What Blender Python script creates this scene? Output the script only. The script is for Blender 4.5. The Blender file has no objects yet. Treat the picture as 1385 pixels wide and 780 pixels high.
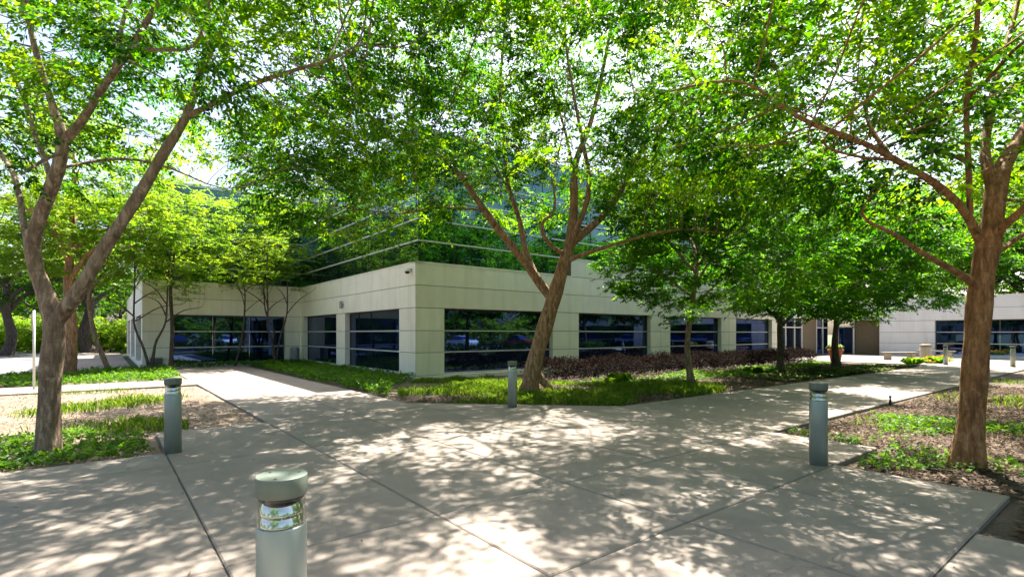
import bpy, bmesh, math, random
import numpy as np
from mathutils import Vector, Matrix

R_ = math.radians
scene = bpy.context.scene
COL = scene.collection
random.seed(7)

# ------------------------------------------------------------------ camera, sky, sun, exposure
EYE, F, CX, HV = 1.68, 700.0, 692.5, 451.0       # eye height, focal length / centre / horizon of the photograph in its pixels
cam_d = bpy.data.cameras.new('camera')
cam = bpy.data.objects.new('camera', cam_d); COL.objects.link(cam)
cam.location = (0, 0, EYE); cam.rotation_euler = (R_(90), 0, 0)
cam_d.sensor_width = 36; cam_d.lens = 36 * F / 1385; cam_d.shift_y = (HV - 390) / 1385
cam_d.clip_start = 0.05; cam_d.clip_end = 3000
scene.camera = cam

SUN_EL, SUN_AZ = R_(62), R_(24)                  # azimuth measured from +Y towards +X
world = bpy.data.worlds.new('World'); scene.world = world; world.use_nodes = True
wn = world.node_tree.nodes; wl = world.node_tree.links; wn.clear()
sky = wn.new('ShaderNodeTexSky'); sky.sky_type = 'NISHITA'; sky.sun_disc = False
sky.sun_elevation = SUN_EL; sky.sun_rotation = SUN_AZ
sky.air_density = 1.0; sky.dust_density = 4.0; sky.ozone_density = 1.0
wb = wn.new('ShaderNodeBackground'); wb.inputs[1].default_value = 0.082
wo = wn.new('ShaderNodeOutputWorld'); wl.new(sky.outputs[0], wb.inputs[0]); wl.new(wb.outputs[0], wo.inputs[0])
sd = bpy.data.lights.new('sun', 'SUN'); sd.energy = 5.0; sd.angle = R_(0.55); sd.color = (1, 0.94, 0.84)
sun = bpy.data.objects.new('sun', sd); COL.objects.link(sun)
svec = Vector((math.sin(SUN_AZ) * math.cos(SUN_EL), math.cos(SUN_AZ) * math.cos(SUN_EL), math.sin(SUN_EL)))
sun.rotation_euler = svec.to_track_quat('Z', 'Y').to_euler(); sun.location = svec * 60

vs = scene.view_settings
vs.view_transform = 'Standard'; vs.look = 'None'; vs.gamma = 1; vs.use_curve_mapping = False; vs.exposure = 2.25
cy = scene.cycles
cy.max_bounces = 7; cy.diffuse_bounces = 4; cy.glossy_bounces = 4; cy.transmission_bounces = 6; cy.transparent_max_bounces = 8
cy.caustics_reflective = False; cy.caustics_refractive = False
cy.use_denoising = True; cy.use_adaptive_sampling = True; cy.adaptive_threshold = 0.015
cy.sample_clamp_indirect = 6

# ------------------------------------------------------------------ frames of reference
CB = Vector((-3.54, 19.0))                       # near corner of the building
ANG = math.atan2(0.619, 0.785)
CA, SA = math.cos(ANG), math.sin(ANG)
def W(p, q, z=0.0):                              # p along the right facade, q out from it towards the viewer
    return Vector((CB.x + p * CA + q * SA, CB.y + p * SA - q * CA, z))
def G(u, v, z=0.0):                              # photo pixel on the ground
    Y = F * (EYE - z) / (v - HV); return Vector(((u - CX) / F * Y, Y, z))
def PT(u, v, Y):                                 # photo pixel at a distance
    return Vector(((u - CX) / F * Y, Y, EYE + (HV - v) / F * Y))
def pq(v):
    dx, dy = v.x - CB.x, v.y - CB.y; return dx * CA + dy * SA, dx * SA - dy * CA

# ------------------------------------------------------------------ object helpers
def tag(o, label=None, cat=None, group=None, kind=None):
    if label: o['label'] = label
    if cat: o['category'] = cat
    if group: o['group'] = group
    if kind: o['kind'] = kind
    return o
def empty(name, loc=(0, 0, 0), rz=0, label=None, cat=None, group=None):
    o = bpy.data.objects.new(name, None); COL.objects.link(o); o.location = loc; o.rotation_euler = (0, 0, rz)
    o.empty_display_size = 0.2
    return tag(o, label, cat, group)
def link_mesh(name, me, mats, parent=None):
    o = bpy.data.objects.new(name, me); COL.objects.link(o)
    for m in (mats if isinstance(mats, (list, tuple)) else [mats]): me.materials.append(m)
    if parent: o.parent = parent
    return o
def from_bm(name, bm, mats, parent=None, smooth=False):
    me = bpy.data.meshes.new(name); bmesh.ops.recalc_face_normals(bm, faces=bm.faces); bm.to_mesh(me); bm.free()
    if smooth:
        me.polygons.foreach_set('use_smooth', [True] * len(me.polygons))
    return link_mesh(name, me, mats, parent)
def np_mesh(name, V, Fq, attr=None, smooth=False):
    me = bpy.data.meshes.new(name)
    V = np.asarray(V, np.float32); Fq = np.asarray(Fq, np.int32); k = Fq.shape[1]
    me.vertices.add(len(V)); me.vertices.foreach_set('co', V.ravel())
    me.loops.add(Fq.size); me.loops.foreach_set('vertex_index', Fq.ravel())
    me.polygons.add(len(Fq)); me.polygons.foreach_set('loop_start', np.arange(0, Fq.size, k, dtype=np.int32))
    me.polygons.foreach_set('loop_total', np.full(len(Fq), k, np.int32))
    if smooth: me.polygons.foreach_set('use_smooth', np.ones(len(Fq), bool))
    me.update(calc_edges=True)
    if attr is not None:
        a = me.attributes.new('tint', 'FLOAT', 'FACE'); a.data.foreach_set('value', np.asarray(attr, np.float32))
    return me
def copy_tree(o, parent=None):
    c = o.copy(); COL.objects.link(c)
    if parent: c.parent = parent
    for ch in [x for x in bpy.data.objects if x.parent == o]: copy_tree(ch, c)
    return c
def box(bm, x0, x1, y0, y1, z0, z1, mi=0, bevel=0.0):
    vs_ = [bm.verts.new(c) for c in ((x0, y0, z0), (x1, y0, z0), (x1, y1, z0), (x0, y1, z0), (x0, y0, z1), (x1, y0, z1), (x1, y1, z1), (x0, y1, z1))]
    fs = []
    for f in ((0, 3, 2, 1), (4, 5, 6, 7), (0, 1, 5, 4), (1, 2, 6, 5), (2, 3, 7, 6), (3, 0, 4, 7)):
        fc = bm.faces.new([vs_[i] for i in f]); fc.material_index = mi; fs.append(fc)
    if bevel:
        ed = list({e for f in fs for e in f.edges})
        bmesh.ops.bevel(bm, geom=ed, offset=bevel, segments=1, affect='EDGES', material=mi)
def lathe(bm, prof, n=32, mi=0, c=(0, 0), cap=True):
    rings = []
    for r, z in prof:
        rings.append([bm.verts.new((c[0] + r * math.cos(2 * math.pi * i / n), c[1] + r * math.sin(2 * math.pi * i / n), z)) for i in range(n)])
    for a, b in zip(rings[:-1], rings[1:]):
        for i in range(n):
            f = bm.faces.new((a[i], a[(i + 1) % n], b[(i + 1) % n], b[i])); f.material_index = mi; f.smooth = True
    if cap:
        for r in (rings[0], rings[-1]):
            if len(set(tuple(v.co) for v in r)) > 2:
                f = bm.faces.new(r); f.material_index = mi
def tube(bm, pts, r, n=8, mi=0):
    pts = [Vector(p) for p in pts]; rings = []
    for i, p in enumerate(pts):
        t = (pts[min(i + 1, len(pts) - 1)] - pts[max(i - 1, 0)]).normalized()
        a = t.orthogonal().normalized() if i == 0 else (a - t * a.dot(t)).normalized()
        b = t.cross(a); rr = r[i] if isinstance(r, (list, tuple)) else r
        rings.append([bm.verts.new(p + (a * math.cos(2 * math.pi * k / n) + b * math.sin(2 * math.pi * k / n)) * rr) for k in range(n)])
    for A, B in zip(rings[:-1], rings[1:]):
        for k in range(n):
            f = bm.faces.new((A[k], A[(k + 1) % n], B[(k + 1) % n], B[k])); f.smooth = True; f.material_index = mi
    bm.faces.new(rings[0]); bm.faces.new(rings[-1])

# ------------------------------------------------------------------ materials
class NT:
    def __init__(s, name):
        s.m = bpy.data.materials.new(name); s.m.use_nodes = True
        s.n = s.m.node_tree.nodes; s.l = s.m.node_tree.links
        s.b = s.n['Principled BSDF']; s.out = s.n['Material Output']; s._c = None
    def add(s, t, **k):
        n = s.n.new(t)
        for a, v in k.items(): setattr(n, a, v)
        return n
    def coord(s, scale=(1, 1, 1)):
        tc = s.add('ShaderNodeTexCoord'); mp = s.add('ShaderNodeMapping'); mp.inputs['Scale'].default_value = scale
        s.l.new(tc.outputs['Object'], mp.inputs[0]); return mp.outputs[0]
    def noise(s, sc, det=4, rough=0.55, vec=None, dist=0):
        n = s.add('ShaderNodeTexNoise'); n.inputs['Scale'].default_value = sc; n.inputs['Detail'].default_value = det
        n.inputs['Roughness'].default_value = rough; n.inputs['Distortion'].default_value = dist
        s.l.new(vec if vec is not None else s.coord(), n.inputs['Vector']); return n.outputs['Fac']
    def ramp(s, fac, stops):
        r = s.add('ShaderNodeValToRGB'); e = r.color_ramp.elements
        while len(e) < len(stops): e.new(0.5)
        for i, (p, c) in enumerate(stops): e[i].position = p; e[i].color = (*c, 1) if len(c) == 3 else c
        s.l.new(fac, r.inputs[0]); return r.outputs[0]
    def mix(s, fac, a, b, mode='MIX'):
        m = s.add('ShaderNodeMix', data_type='RGBA', blend_type=mode)
        for i, x in ((0, fac), (6, a), (7, b)):
            if hasattr(x, 'is_linked'): s.l.new(x, m.inputs[i])
            elif isinstance(x, (int, float)): m.inputs[i].default_value = x
            else: m.inputs[i].default_value = (*x, 1)
        return m.outputs[2]
    def bump(s, h, strength=0.3, dist=0.01):
        b = s.add('ShaderNodeBump'); b.inputs['Strength'].default_value = strength; b.inputs['Distance'].default_value = dist
        s.l.new(h, b.inputs['Height']); s.l.new(b.outputs[0], s.b.inputs['Normal']); return b
    def set(s, **k):
        for a, v in k.items():
            i = s.b.inputs[a.replace('_', ' ')]
            if hasattr(v, 'is_linked'): s.l.new(v, i)
            else: i.default_value = (*v, 1) if isinstance(v, tuple) and len(v) == 3 else v
        return s

def simple(name, col, rough=0.6, metal=0.0, var=0.12, sc=6, bump=0.0):
    t = NT(name); n = t.noise(sc, 5)
    c = t.ramp(n, [(0.25, tuple(x * (1 - var) for x in col)), (0.75, tuple(min(1, x * (1 + var)) for x in col))])
    t.set(Base_Color=c, Roughness=rough, Metallic=metal)
    if bump: t.bump(t.noise(sc * 12, 4), bump, 0.004)
    return t.m

def m_concrete():
    t = NT('concrete')
    big = t.noise(0.35, 4, 0.6); mid = t.noise(2.2, 6, 0.65); fine = t.noise(60, 3, 0.6); agg = t.noise(240, 2, 0.5)
    c = t.ramp(big, [(0.3, (0.225, 0.186, 0.156)), (0.7, (0.30, 0.25, 0.21))])
    at = t.add('ShaderNodeAttribute'); at.attribute_name = 'tint'
    c = t.mix(1.0, c, t.ramp(at.outputs['Fac'], [(0, (0.86, 0.85, 0.84)), (1, (1.06, 1.06, 1.06))]), 'MULTIPLY')
    c = t.mix(t.ramp(mid, [(0.40, (0, 0, 0)), (0.66, (0.75, 0.75, 0.75))]), c, (0.185, 0.158, 0.134))
    c = t.mix(t.ramp(fine, [(0.35, (0.35, 0.35, 0.35)), (0.6, (0, 0, 0))]), c, (0.20, 0.175, 0.15))
    c = t.mix(t.ramp(agg, [(0.58, (0, 0, 0)), (0.68, (0.4, 0.4, 0.4))]), c, (0.40, 0.365, 0.32))
    cr = t.add('ShaderNodeTexVoronoi'); cr.feature = 'DISTANCE_TO_EDGE'; cr.inputs['Scale'].default_value = 0.33
    wv = t.add('ShaderNodeVectorMath', operation='ADD'); nz = t.add('ShaderNodeTexNoise'); nz.inputs['Scale'].default_value = 1.6; nz.inputs['Detail'].default_value = 6; t.l.new(t.coord(), nz.inputs['Vector'])
    t.l.new(t.coord(), wv.inputs[0]); t.l.new(nz.outputs['Color'], wv.inputs[1]); t.l.new(wv.outputs[0], cr.inputs['Vector'])
    ck = t.ramp(cr.outputs['Distance'], [(0.0006, (0.8, 0.8, 0.8)), (0.0016, (0, 0, 0))]); pres = t.ramp(t.noise(0.22, 2), [(0.56, (0, 0, 0)), (0.6, (1, 1, 1))])
    c = t.mix(t.mix(1.0, ck, pres, 'MULTIPLY'), c, (0.09, 0.08, 0.07))
    spots = t.add('ShaderNodeTexVoronoi'); spots.inputs['Scale'].default_value = 3.1; t.l.new(t.coord(), spots.inputs['Vector'])
    c = t.mix(t.ramp(spots.outputs['Distance'], [(0.035, (0.55, 0.55, 0.55)), (0.06, (0, 0, 0))]), c, (0.13, 0.12, 0.11))
    t.set(Base_Color=c, Roughness=0.82); t.b.inputs['Specular IOR Level'].default_value = 0.3
    t.bump(t.noise(150, 4, 0.7), 0.22, 0.003); return t.m
def m_mulch(name='mulch', f=1.0, g=0.55):
    t = NT(name); a = t.noise(38, 6, 0.75, dist=0.6); b = t.noise(1.1, 4)
    c = t.ramp(a, [(0.3, (0.036 * f, 0.023 * f, 0.015 * f)), (0.5, (0.115 * f, 0.078 * f, 0.053 * f)), (0.72, (0.27 * f, 0.205 * f, 0.155 * f))])
    c = t.mix(t.ramp(b, [(0.4, (0, 0, 0)), (0.7, (g, g, g))]), c, (0.27, 0.215, 0.165))
    t.set(Base_Color=c, Roughness=0.95); t.bump(a, 0.9, 0.03); return t.m
def m_ground():
    t = NT('far_ground'); a = t.noise(9, 6, 0.7); b = t.noise(0.15, 3)
    c = t.ramp(a, [(0.3, (0.02, 0.035, 0.01)), (0.7, (0.06, 0.10, 0.025))])
    c = t.mix(t.ramp(b, [(0.45, (0, 0, 0)), (0.65, (0.7, 0.7, 0.7))]), c, (0.11, 0.085, 0.055))
    t.set(Base_Color=c, Roughness=0.95); t.bump(a, 0.8, 0.05); return t.m
def m_asphalt():
    t = NT('asphalt'); a = t.noise(90, 3, 0.6); b = t.noise(0.4, 4)
    c = t.ramp(a, [(0.3, (0.075, 0.075, 0.078)), (0.7, (0.14, 0.14, 0.14))])
    c = t.mix(t.ramp(b, [(0.4, (0, 0, 0)), (0.7, (0.5, 0.5, 0.5))]), c, (0.15, 0.145, 0.14))
    t.set(Base_Color=c, Roughness=0.9); t.bump(a, 0.3, 0.004); return t.m
def m_wall(name='precast_wall', lo=(0.71, 0.675, 0.565), hi=(0.80, 0.765, 0.655)):
    t = NT(name); a = t.noise(1.3, 5, 0.6); b = t.noise(60, 3); s = t.noise(2.4, 5, 0.6, t.coord((1.2, 1.2, 0.12)))
    c = t.ramp(a, [(0.3, lo), (0.7, hi)])
    c = t.mix(t.ramp(s, [(0.48, (0, 0, 0)), (0.75, (0.55, 0.55, 0.55))]), c, (0.58, 0.54, 0.44))
    at = t.add('ShaderNodeAttribute'); at.attribute_name = 'tint'
    c = t.mix(1.0, c, t.ramp(at.outputs['Fac'], [(0, (0.95, 0.945, 0.94)), (1, (1.03, 1.03, 1.03))]), 'MULTIPLY')
    t.set(Base_Color=c, Roughness=0.75); t.bump(b, 0.12, 0.003); return t.m
def m_glass(name, col, ior, tint=(1, 1, 1), rough=0.015):
    t = NT(name); t.set(Base_Color=col, Roughness=rough, IOR=ior, Specular_Tint=tint)
    t.bump(t.noise(0.55, 2, 0.5), 0.06, 0.05); return t.m
def m_leaf(name, stops, tr, trmix=0.5, rough=0.45):
    t = NT(name); at = t.add('ShaderNodeAttribute'); at.attribute_name = 'tint'
    c = t.ramp(at.outputs['Fac'], stops)
    t.set(Base_Color=c, Roughness=rough); t.b.inputs['Specular IOR Level'].default_value = 0.16 if rough < 0.7 else 0.06
    tl = t.add('ShaderNodeBsdfTranslucent'); ct = t.ramp(at.outputs['Fac'], tr); t.l.new(ct, tl.inputs[0])
    mx = t.add('ShaderNodeMixShader'); mx.inputs[0].default_value = trmix
    t.l.new(t.b.outputs[0], mx.inputs[1]); t.l.new(tl.outputs[0], mx.inputs[2]); t.l.new(mx.outputs[0], t.out.inputs[0]); return t.m
def m_bark(name, dark, mid, light, sc=1.0):
    t = NT(name); v = t.coord((5 * sc, 5 * sc, 1.1 * sc)); a = t.noise(3.2, 6, 0.65, v, 0.4); b = t.noise(2.0 * sc, 4); f = t.noise(45, 4, 0.7)
    c = t.ramp(a, [(0.36, dark), (0.5, mid), (0.64, light)])
    c = t.mix(t.ramp(b, [(0.45, (0, 0, 0)), (0.7, (0.5, 0.5, 0.5))]), c, mid)
    hl = t.noise(9, 3, 0.6, t.coord((0.6, 0.6, 6)))
    c = t.mix(t.ramp(hl, [(0.58, (0, 0, 0)), (0.72, (0.45, 0.45, 0.45))]), c, dark)
    vo = t.add('ShaderNodeTexVoronoi'); vo.feature = 'DISTANCE_TO_EDGE'; vo.inputs['Scale'].default_value = 2.6
    vn = t.add('ShaderNodeVectorMath', operation='MULTIPLY_ADD'); nz = t.add('ShaderNodeTexNoise'); nz.inputs['Scale'].default_value = 7; t.l.new(t.coord(), nz.inputs['Vector'])
    t.l.new(nz.outputs['Color'], vn.inputs[0]); vn.inputs[1].default_value = (.35, .35, .35); t.l.new(t.coord((4, 4, 1.6)), vn.inputs[2]); t.l.new(vn.outputs[0], vo.inputs['Vector'])
    c = t.mix(t.ramp(vo.outputs['Distance'], [(0.015, (0.38, 0.38, 0.38)), (0.10, (0, 0, 0))]), c, dark)
    lich = t.noise(5.5, 5, 0.7); c = t.mix(t.ramp(lich, [(0.60, (0, 0, 0)), (0.68, (0.55, 0.55, 0.55))]), c, tuple(min(1, x * 1.25 + .03) for x in light))
    t.set(Base_Color=c, Roughness=0.85); bp = t.bump(a, 0.9, 0.04); return t.m

M = {}
M['concrete'] = m_concrete(); M['mulch'] = m_mulch('shaded_mulch', 0.7, 0.2); M['mulch_sunlit'] = m_mulch('sunlit_mulch', 1.7, 0.8); M['ground'] = m_ground(); M['asphalt'] = m_asphalt(); M['wall'] = m_wall(); M['wall_skylit'] = m_wall('wing_wall', (0.74, 0.735, 0.715), (0.80, 0.80, 0.79))  # one mulch in two tones: shade and sunlight put into the colours
M['joint'] = simple('joint_sealant', (0.06, 0.055, 0.05), 0.9)
M['walljoint'] = simple('wall_joint', (0.20, 0.19, 0.16), 0.9)
M['glass'] = m_glass('dark_window_glass', (0.003, 0.006, 0.014), 2.6, (0.24, 0.42, 1.0))
M['curtain'] = m_glass('curtain_wall_glass', (0.003, 0.010, 0.010), 2.25, (0.55, 1.0, 0.90))
M['mullion'] = simple('pale_mullion', (0.55, 0.56, 0.53), 0.4, 0.2)
M['frame'] = simple('dark_frame', (0.05, 0.05, 0.05), 0.4, 0.3)
M['white'] = simple('white_paint', (0.75, 0.75, 0.74), 0.5, 0, 0.05)
M['tan'] = simple('tan_panel', (0.17, 0.13, 0.075), 0.7)
M['sage'] = simple('sage_green_metal', (0.27, 0.315, 0.295), 0.34, 0.22, 0.07, 3)
M['sagecap'] = simple('sage_cap', (0.115, 0.142, 0.115), 0.55, 0.1, 0.1, 14)
M['chrome'] = simple('reflector_metal', (0.75, 0.76, 0.74), 0.12, 1.0, 0.05)
M['black'] = simple('black_plastic', (0.015, 0.015, 0.015), 0.5)
M['terracotta'] = simple('terracotta', (0.36, 0.11, 0.05), 0.8)
M['stone'] = simple('exposed_aggregate', (0.36, 0.33, 0.28), 0.85, 0, 0.25, 40, 0.4)
M['grey'] = simple('grey_metal', (0.28, 0.30, 0.30), 0.45, 0.3)
M['rubber'] = simple('tyre_rubber', (0.02, 0.02, 0.02), 0.8)
M['yellow'] = simple('kerb_yellow', (0.6, 0.35, 0.05), 0.7)
lens = NT('clear_lens'); lens.set(Base_Color=(0.9, 0.9, 0.9), Roughness=0.03, IOR=1.45)
_tr = lens.add('ShaderNodeBsdfTransparent'); _tr.inputs[0].default_value = (0.86, 0.88, 0.83, 1); _gl = lens.add('ShaderNodeBsdfGlossy'); _gl.inputs['Roughness'].default_value = 0.03
_lw = lens.add('ShaderNodeLayerWeight'); _lw.inputs[0].default_value = 0.25; _fr = lens.add('ShaderNodeMath', operation='MULTIPLY'); _fr.inputs[1].default_value = 0.65; lens.l.new(_lw.outputs['Facing'], _fr.inputs[0]); _mx = lens.add('ShaderNodeMixShader')
lens.l.new(_fr.outputs[0], _mx.inputs[0]); lens.l.new(_tr.outputs[0], _mx.inputs[1]); lens.l.new(_gl.outputs[0], _mx.inputs[2]); lens.l.new(_mx.outputs[0], lens.out.inputs[0])
M['lens'] = lens.m
g_mid = [(0.0, (0.009, 0.040, 0.004)), (0.5, (0.034, 0.108, 0.007)), (1.0, (0.085, 0.160, 0.010))]
g_mid_t = [(0.0, (0.022, 0.125, 0.002)), (0.5, (0.125, 0.35, 0.002)), (1.0, (0.46, 0.66, 0.003))]
M['leaf'] = m_leaf('leaf_green', g_mid, g_mid_t, 0.56)
M['leaf_light'] = m_leaf('leaf_light', [(0, (0.055, 0.125, 0.012)), (1, (0.12, 0.20, 0.02))], [(0, (0.22, 0.45, 0.01)), (1, (0.50, 0.66, 0.02))], 0.5)
M['leaf_dark'] = m_leaf('leaf_dark', [(0, (0.018, 0.05, 0.010)), (1, (0.05, 0.105, 0.018))], [(0, (0.05, 0.15, 0.01)), (1, (0.16, 0.32, 0.02))], 0.45)
M['maple'] = m_leaf('leaf_maple', [(0, (0.025, 0.075, 0.010)), (1, (0.075, 0.155, 0.016))], [(0, (0.05, 0.25, 0.004)), (1, (0.24, 0.52, 0.006))], 0.56)
M['cover'] = m_leaf('ground_cover_leaf', [(0, (0.025, 0.085, 0.006)), (1, (0.09, 0.20, 0.016))], [(0, (0.10, 0.28, 0.006)), (1, (0.30, 0.52, 0.015))], 0.4)
M['grass'] = m_leaf('grass_blade', [(0, (0.025, 0.085, 0.008)), (0.6, (0.08, 0.15, 0.014)), (1, (0.22, 0.22, 0.07))], [(0, (0.08, 0.25, 0.008)), (1, (0.36, 0.46, 0.03))], 0.45)
M['purple'] = m_leaf('purple_leaf', [(0, (0.005, 0.004, 0.003)), (1, (0.021, 0.012, 0.010))], [(0, (0.008, 0.005, 0.004)), (1, (0.030, 0.013, 0.008))], 0.25, 0.8)
M['pale'] = m_leaf('pale_plant', [(0, (0.10, 0.15, 0.05)), (1, (0.24, 0.30, 0.13))], [(0, (0.14, 0.2, 0.05)), (1, (0.3, 0.36, 0.1))], 0.3)
M['flower'] = m_leaf('flower', [(0, (0.7, 0.08, 0.01)), (0.5, (0.8, 0.25, 0.01)), (1, (0.8, 0.55, 0.02))], [(0, (0.6, 0.1, 0.01)), (1, (0.7, 0.5, 0.02))], 0.3)
M['litter_sunlit'] = m_leaf('sunlit_litter', [(0, (0.12, 0.09, 0.07)), (1, (0.40, 0.33, 0.26))], [(0, (0.05, 0.03, 0.01)), (1, (0.2, 0.14, 0.08))], 0.15, 0.9)  # same dry litter, lightened to look sunlit in the left bed
M['litter'] = m_leaf('dry_litter', [(0, (0.03, 0.02, 0.014)), (0.7, (0.105, 0.072, 0.05)), (1, (0.26, 0.20, 0.15))], [(0, (0.05, 0.03, 0.01)), (1, (0.2, 0.14, 0.08))], 0.15, 0.9)
M['bark1'] = m_bark('bark_grey_brown', (0.105, 0.068, 0.045), (0.235, 0.158, 0.106), (0.42, 0.31, 0.22))
M['bark2'] = m_bark('bark_tan_orange', (0.11, 0.056, 0.028), (0.30, 0.16, 0.082), (0.48, 0.30, 0.18))
M['bark3'] = m_bark('bark_orange_brown', (0.11, 0.048, 0.018), (0.30, 0.13, 0.045), (0.44, 0.235, 0.11))
M['barkd'] = m_bark('bark_dark', (0.03, 0.022, 0.017), (0.07, 0.052, 0.04), (0.14, 0.105, 0.08))

# ------------------------------------------------------------------ ground and paving (structure)
def put(o):                                       # building frame: local x = p, local y = -q
    o.location = (CB.x, CB.y, 0); o.rotation_euler = (0, 0, ANG); return o
def sheet(name, polys, z, mat):
    bm = bmesh.new()
    for poly in polys: bm.faces.new([bm.verts.new((p, -q, z)) for p, q in poly])
    return tag(put(from_bm(name, bm, mat)), kind='structure')
def rect(a, b, c, d): return [(a, c), (b, c), (b, d), (a, d)]
bm = bmesh.new(); bmesh.ops.create_grid(bm, x_segments=8, y_segments=8, size=700)
for v in bm.verts: v.co.z = -0.09
tag(from_bm('ground', bm, M['ground']), kind='structure')

def undul(x, y): return 0.5 * math.sin(x * 0.9 + 1.3 * math.sin(y * 0.7)) + 0.5 * math.sin(y * 1.1 + 0.8 * math.sin(x * 0.6) + 2)
bm = bmesh.new()
nx, ny = 150, 110; grid = {}
for i in range(nx + 1):
    for j in range(ny + 1):
        p = -30 + i * 72 / nx; q = -15 + j * 40 / ny
        grid[i, j] = bm.verts.new((p, -q, -0.055 + 0.02 * undul(p, q) + random.uniform(-.006, .006)))
for i in range(nx):
    for j in range(ny):
        f = bm.faces.new((grid[i, j], grid[i, j + 1], grid[i + 1, j + 1], grid[i + 1, j])); f.smooth = True; f.material_index = 1 if i < 50 else 0
tag(put(from_bm('planting_soil', bm, [M['mulch'], M['mulch_sunlit']])), kind='structure')

def clip(poly, fn):                               # keep fn >= 0
    out = []
    for i, a in enumerate(poly):
        b = poly[(i + 1) % len(poly)]; fa, fb = fn(*a), fn(*b)
        if fa >= 0: out.append(a)
        if fa * fb < 0:
            t = fa / (fa - fb); out.append((a[0] + (b[0] - a[0]) * t, a[1] + (b[1] - a[1]) * t))
    return out
def inset(poly, d):                               # convex polygon inset
    n = len(poly); ar = sum(poly[i][0] * poly[(i + 1) % n][1] - poly[(i + 1) % n][0] * poly[i][1] for i in range(n))
    if ar < 0: poly = poly[::-1]
    res = []
    for i in range(n):
        a, b, c = poly[i - 1], poly[i], poly[(i + 1) % n]
        e1 = Vector((b[0] - a[0], b[1] - a[1])).normalized(); e2 = Vector((c[0] - b[0], c[1] - b[1])).normalized()
        n1 = Vector((-e1.y, e1.x)); n2 = Vector((-e2.y, e2.x)); k = max(0.25, 1 + n1.dot(n2))
        m = (n1 + n2) / k * d; res.append((b[0] + m.x, b[1] + m.y))
    return res
slab_bm, joint_bm = bmesh.new(), bmesh.new(); slab_tint = slab_bm.faces.layers.float.new('tint')
def slab(poly, gap=0.0065):
    if len(poly) < 3: return
    tilt = random.uniform(-0.0015, 0.0015)
    a = inset(poly, gap); b = inset(poly, gap + 0.013)
    lo = [slab_bm.verts.new((p, -q, -0.12)) for p, q in a]; mi = [slab_bm.verts.new((p, -q, -0.010 + tilt)) for p, q in a]; hi = [slab_bm.verts.new((p, -q, tilt)) for p, q in b]
    n = len(a)
    for i in range(n):
        slab_bm.faces.new((lo[i], lo[(i + 1) % n], mi[(i + 1) % n], mi[i])); slab_bm.faces.new((mi[i], mi[(i + 1) % n], hi[(i + 1) % n], hi[i]))
    slab_bm.faces.new(hi)[slab_tint] = random.random()
    c = inset(poly, 0.001); joint_bm.faces.new([joint_bm.verts.new((p, -q, -0.016)) for p, q in c])
diag = lambda p, q: q - (p + 8.8)
def cells(ps, qs, fn=None):
    for a, b in zip(ps[:-1], ps[1:]):
        for c, d in zip(qs[:-1], qs[1:]):
            poly = rect(a, b, c, d)
            if fn: poly = clip(poly, fn)
            slab(poly)
cells([-6.55, -4.9, -3.2], [-12.9, -9.7, -6.45, -3.2, 0, 3.2, 6.45])
cells([-22, -19.4, -16.8, -14.2, -11.6, -9.1, -6.55], [-5.2, -2.9])
cells([-8.3, -6.55, -4.9, -3.2], [6.45, 9.25])
cells([-3.2, -1.6, 0.45], [5.6, 7.4, 9.25], diag)
cells([-23.9, -21.3, -18.7, -16.1, -13.5, -10.9, -8.3], [8.35, 9.25])
cells([-23.9, -21.3, -18.7, -16.1, -13.5, -10.9, -8.3, -6.55, -4.9, -3.2], [9.25, 12.9, 14.45, 16.1, 19.3, 22.5])
cells([-3.2, -1.6, 0], [9.25, 12.9]); cells([-3.2, -1.6, 0], [12.9, 14.45]); cells([-3.2, -1.6], [14.45, 16.1])
cells([0 + 3.25 * i for i in range(12)], [9.25, 12.9])
cells([26, 29.2, 32.4, 35.6, 38.55], [0.5, 3.5, 6.5, 9.25])
cells([32.4, 35.6, 38.55], [12.9, 16, 19, 22])
cells([-11.4, -7.9], [-60, -52, -44, -36, -30, -24, -19, -13.2])
tag(put(from_bm('concrete_paving', slab_bm, M['concrete'])), kind='structure')
tag(put(from_bm('paving_joint', joint_bm, M['joint'])), kind='structure')
sheet('road', [rect(-70, -11.7, -75, -10.5)], -0.03, M['asphalt'])
sheet('parking_lot', [rect(-60, 75, 25, 46)], -0.02, M['asphalt'])
bm = bmesh.new()
box(bm, -70, -11.5, 10.32, 10.5, -0.1, 0.10, 0, 0.02); box(bm, -11.68, -11.42, 10.52, 60, -0.1, 0.02, 0, 0.01)
tag(put(from_bm('kerb', bm, M['concrete'])), kind='structure')
bm = bmesh.new()
for i in range(9): box(bm, -60 + i * 5.4, -59.88 + i * 5.4, 22, 27, -0.026, -0.022)
for i in range(46): box(bm, -58 + i * 2.8, -57.88 + i * 2.8, -36, -31, -0.016, -0.012)
tag(put(from_bm('painted_marking', bm, M['white'])), kind='structure')

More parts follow.
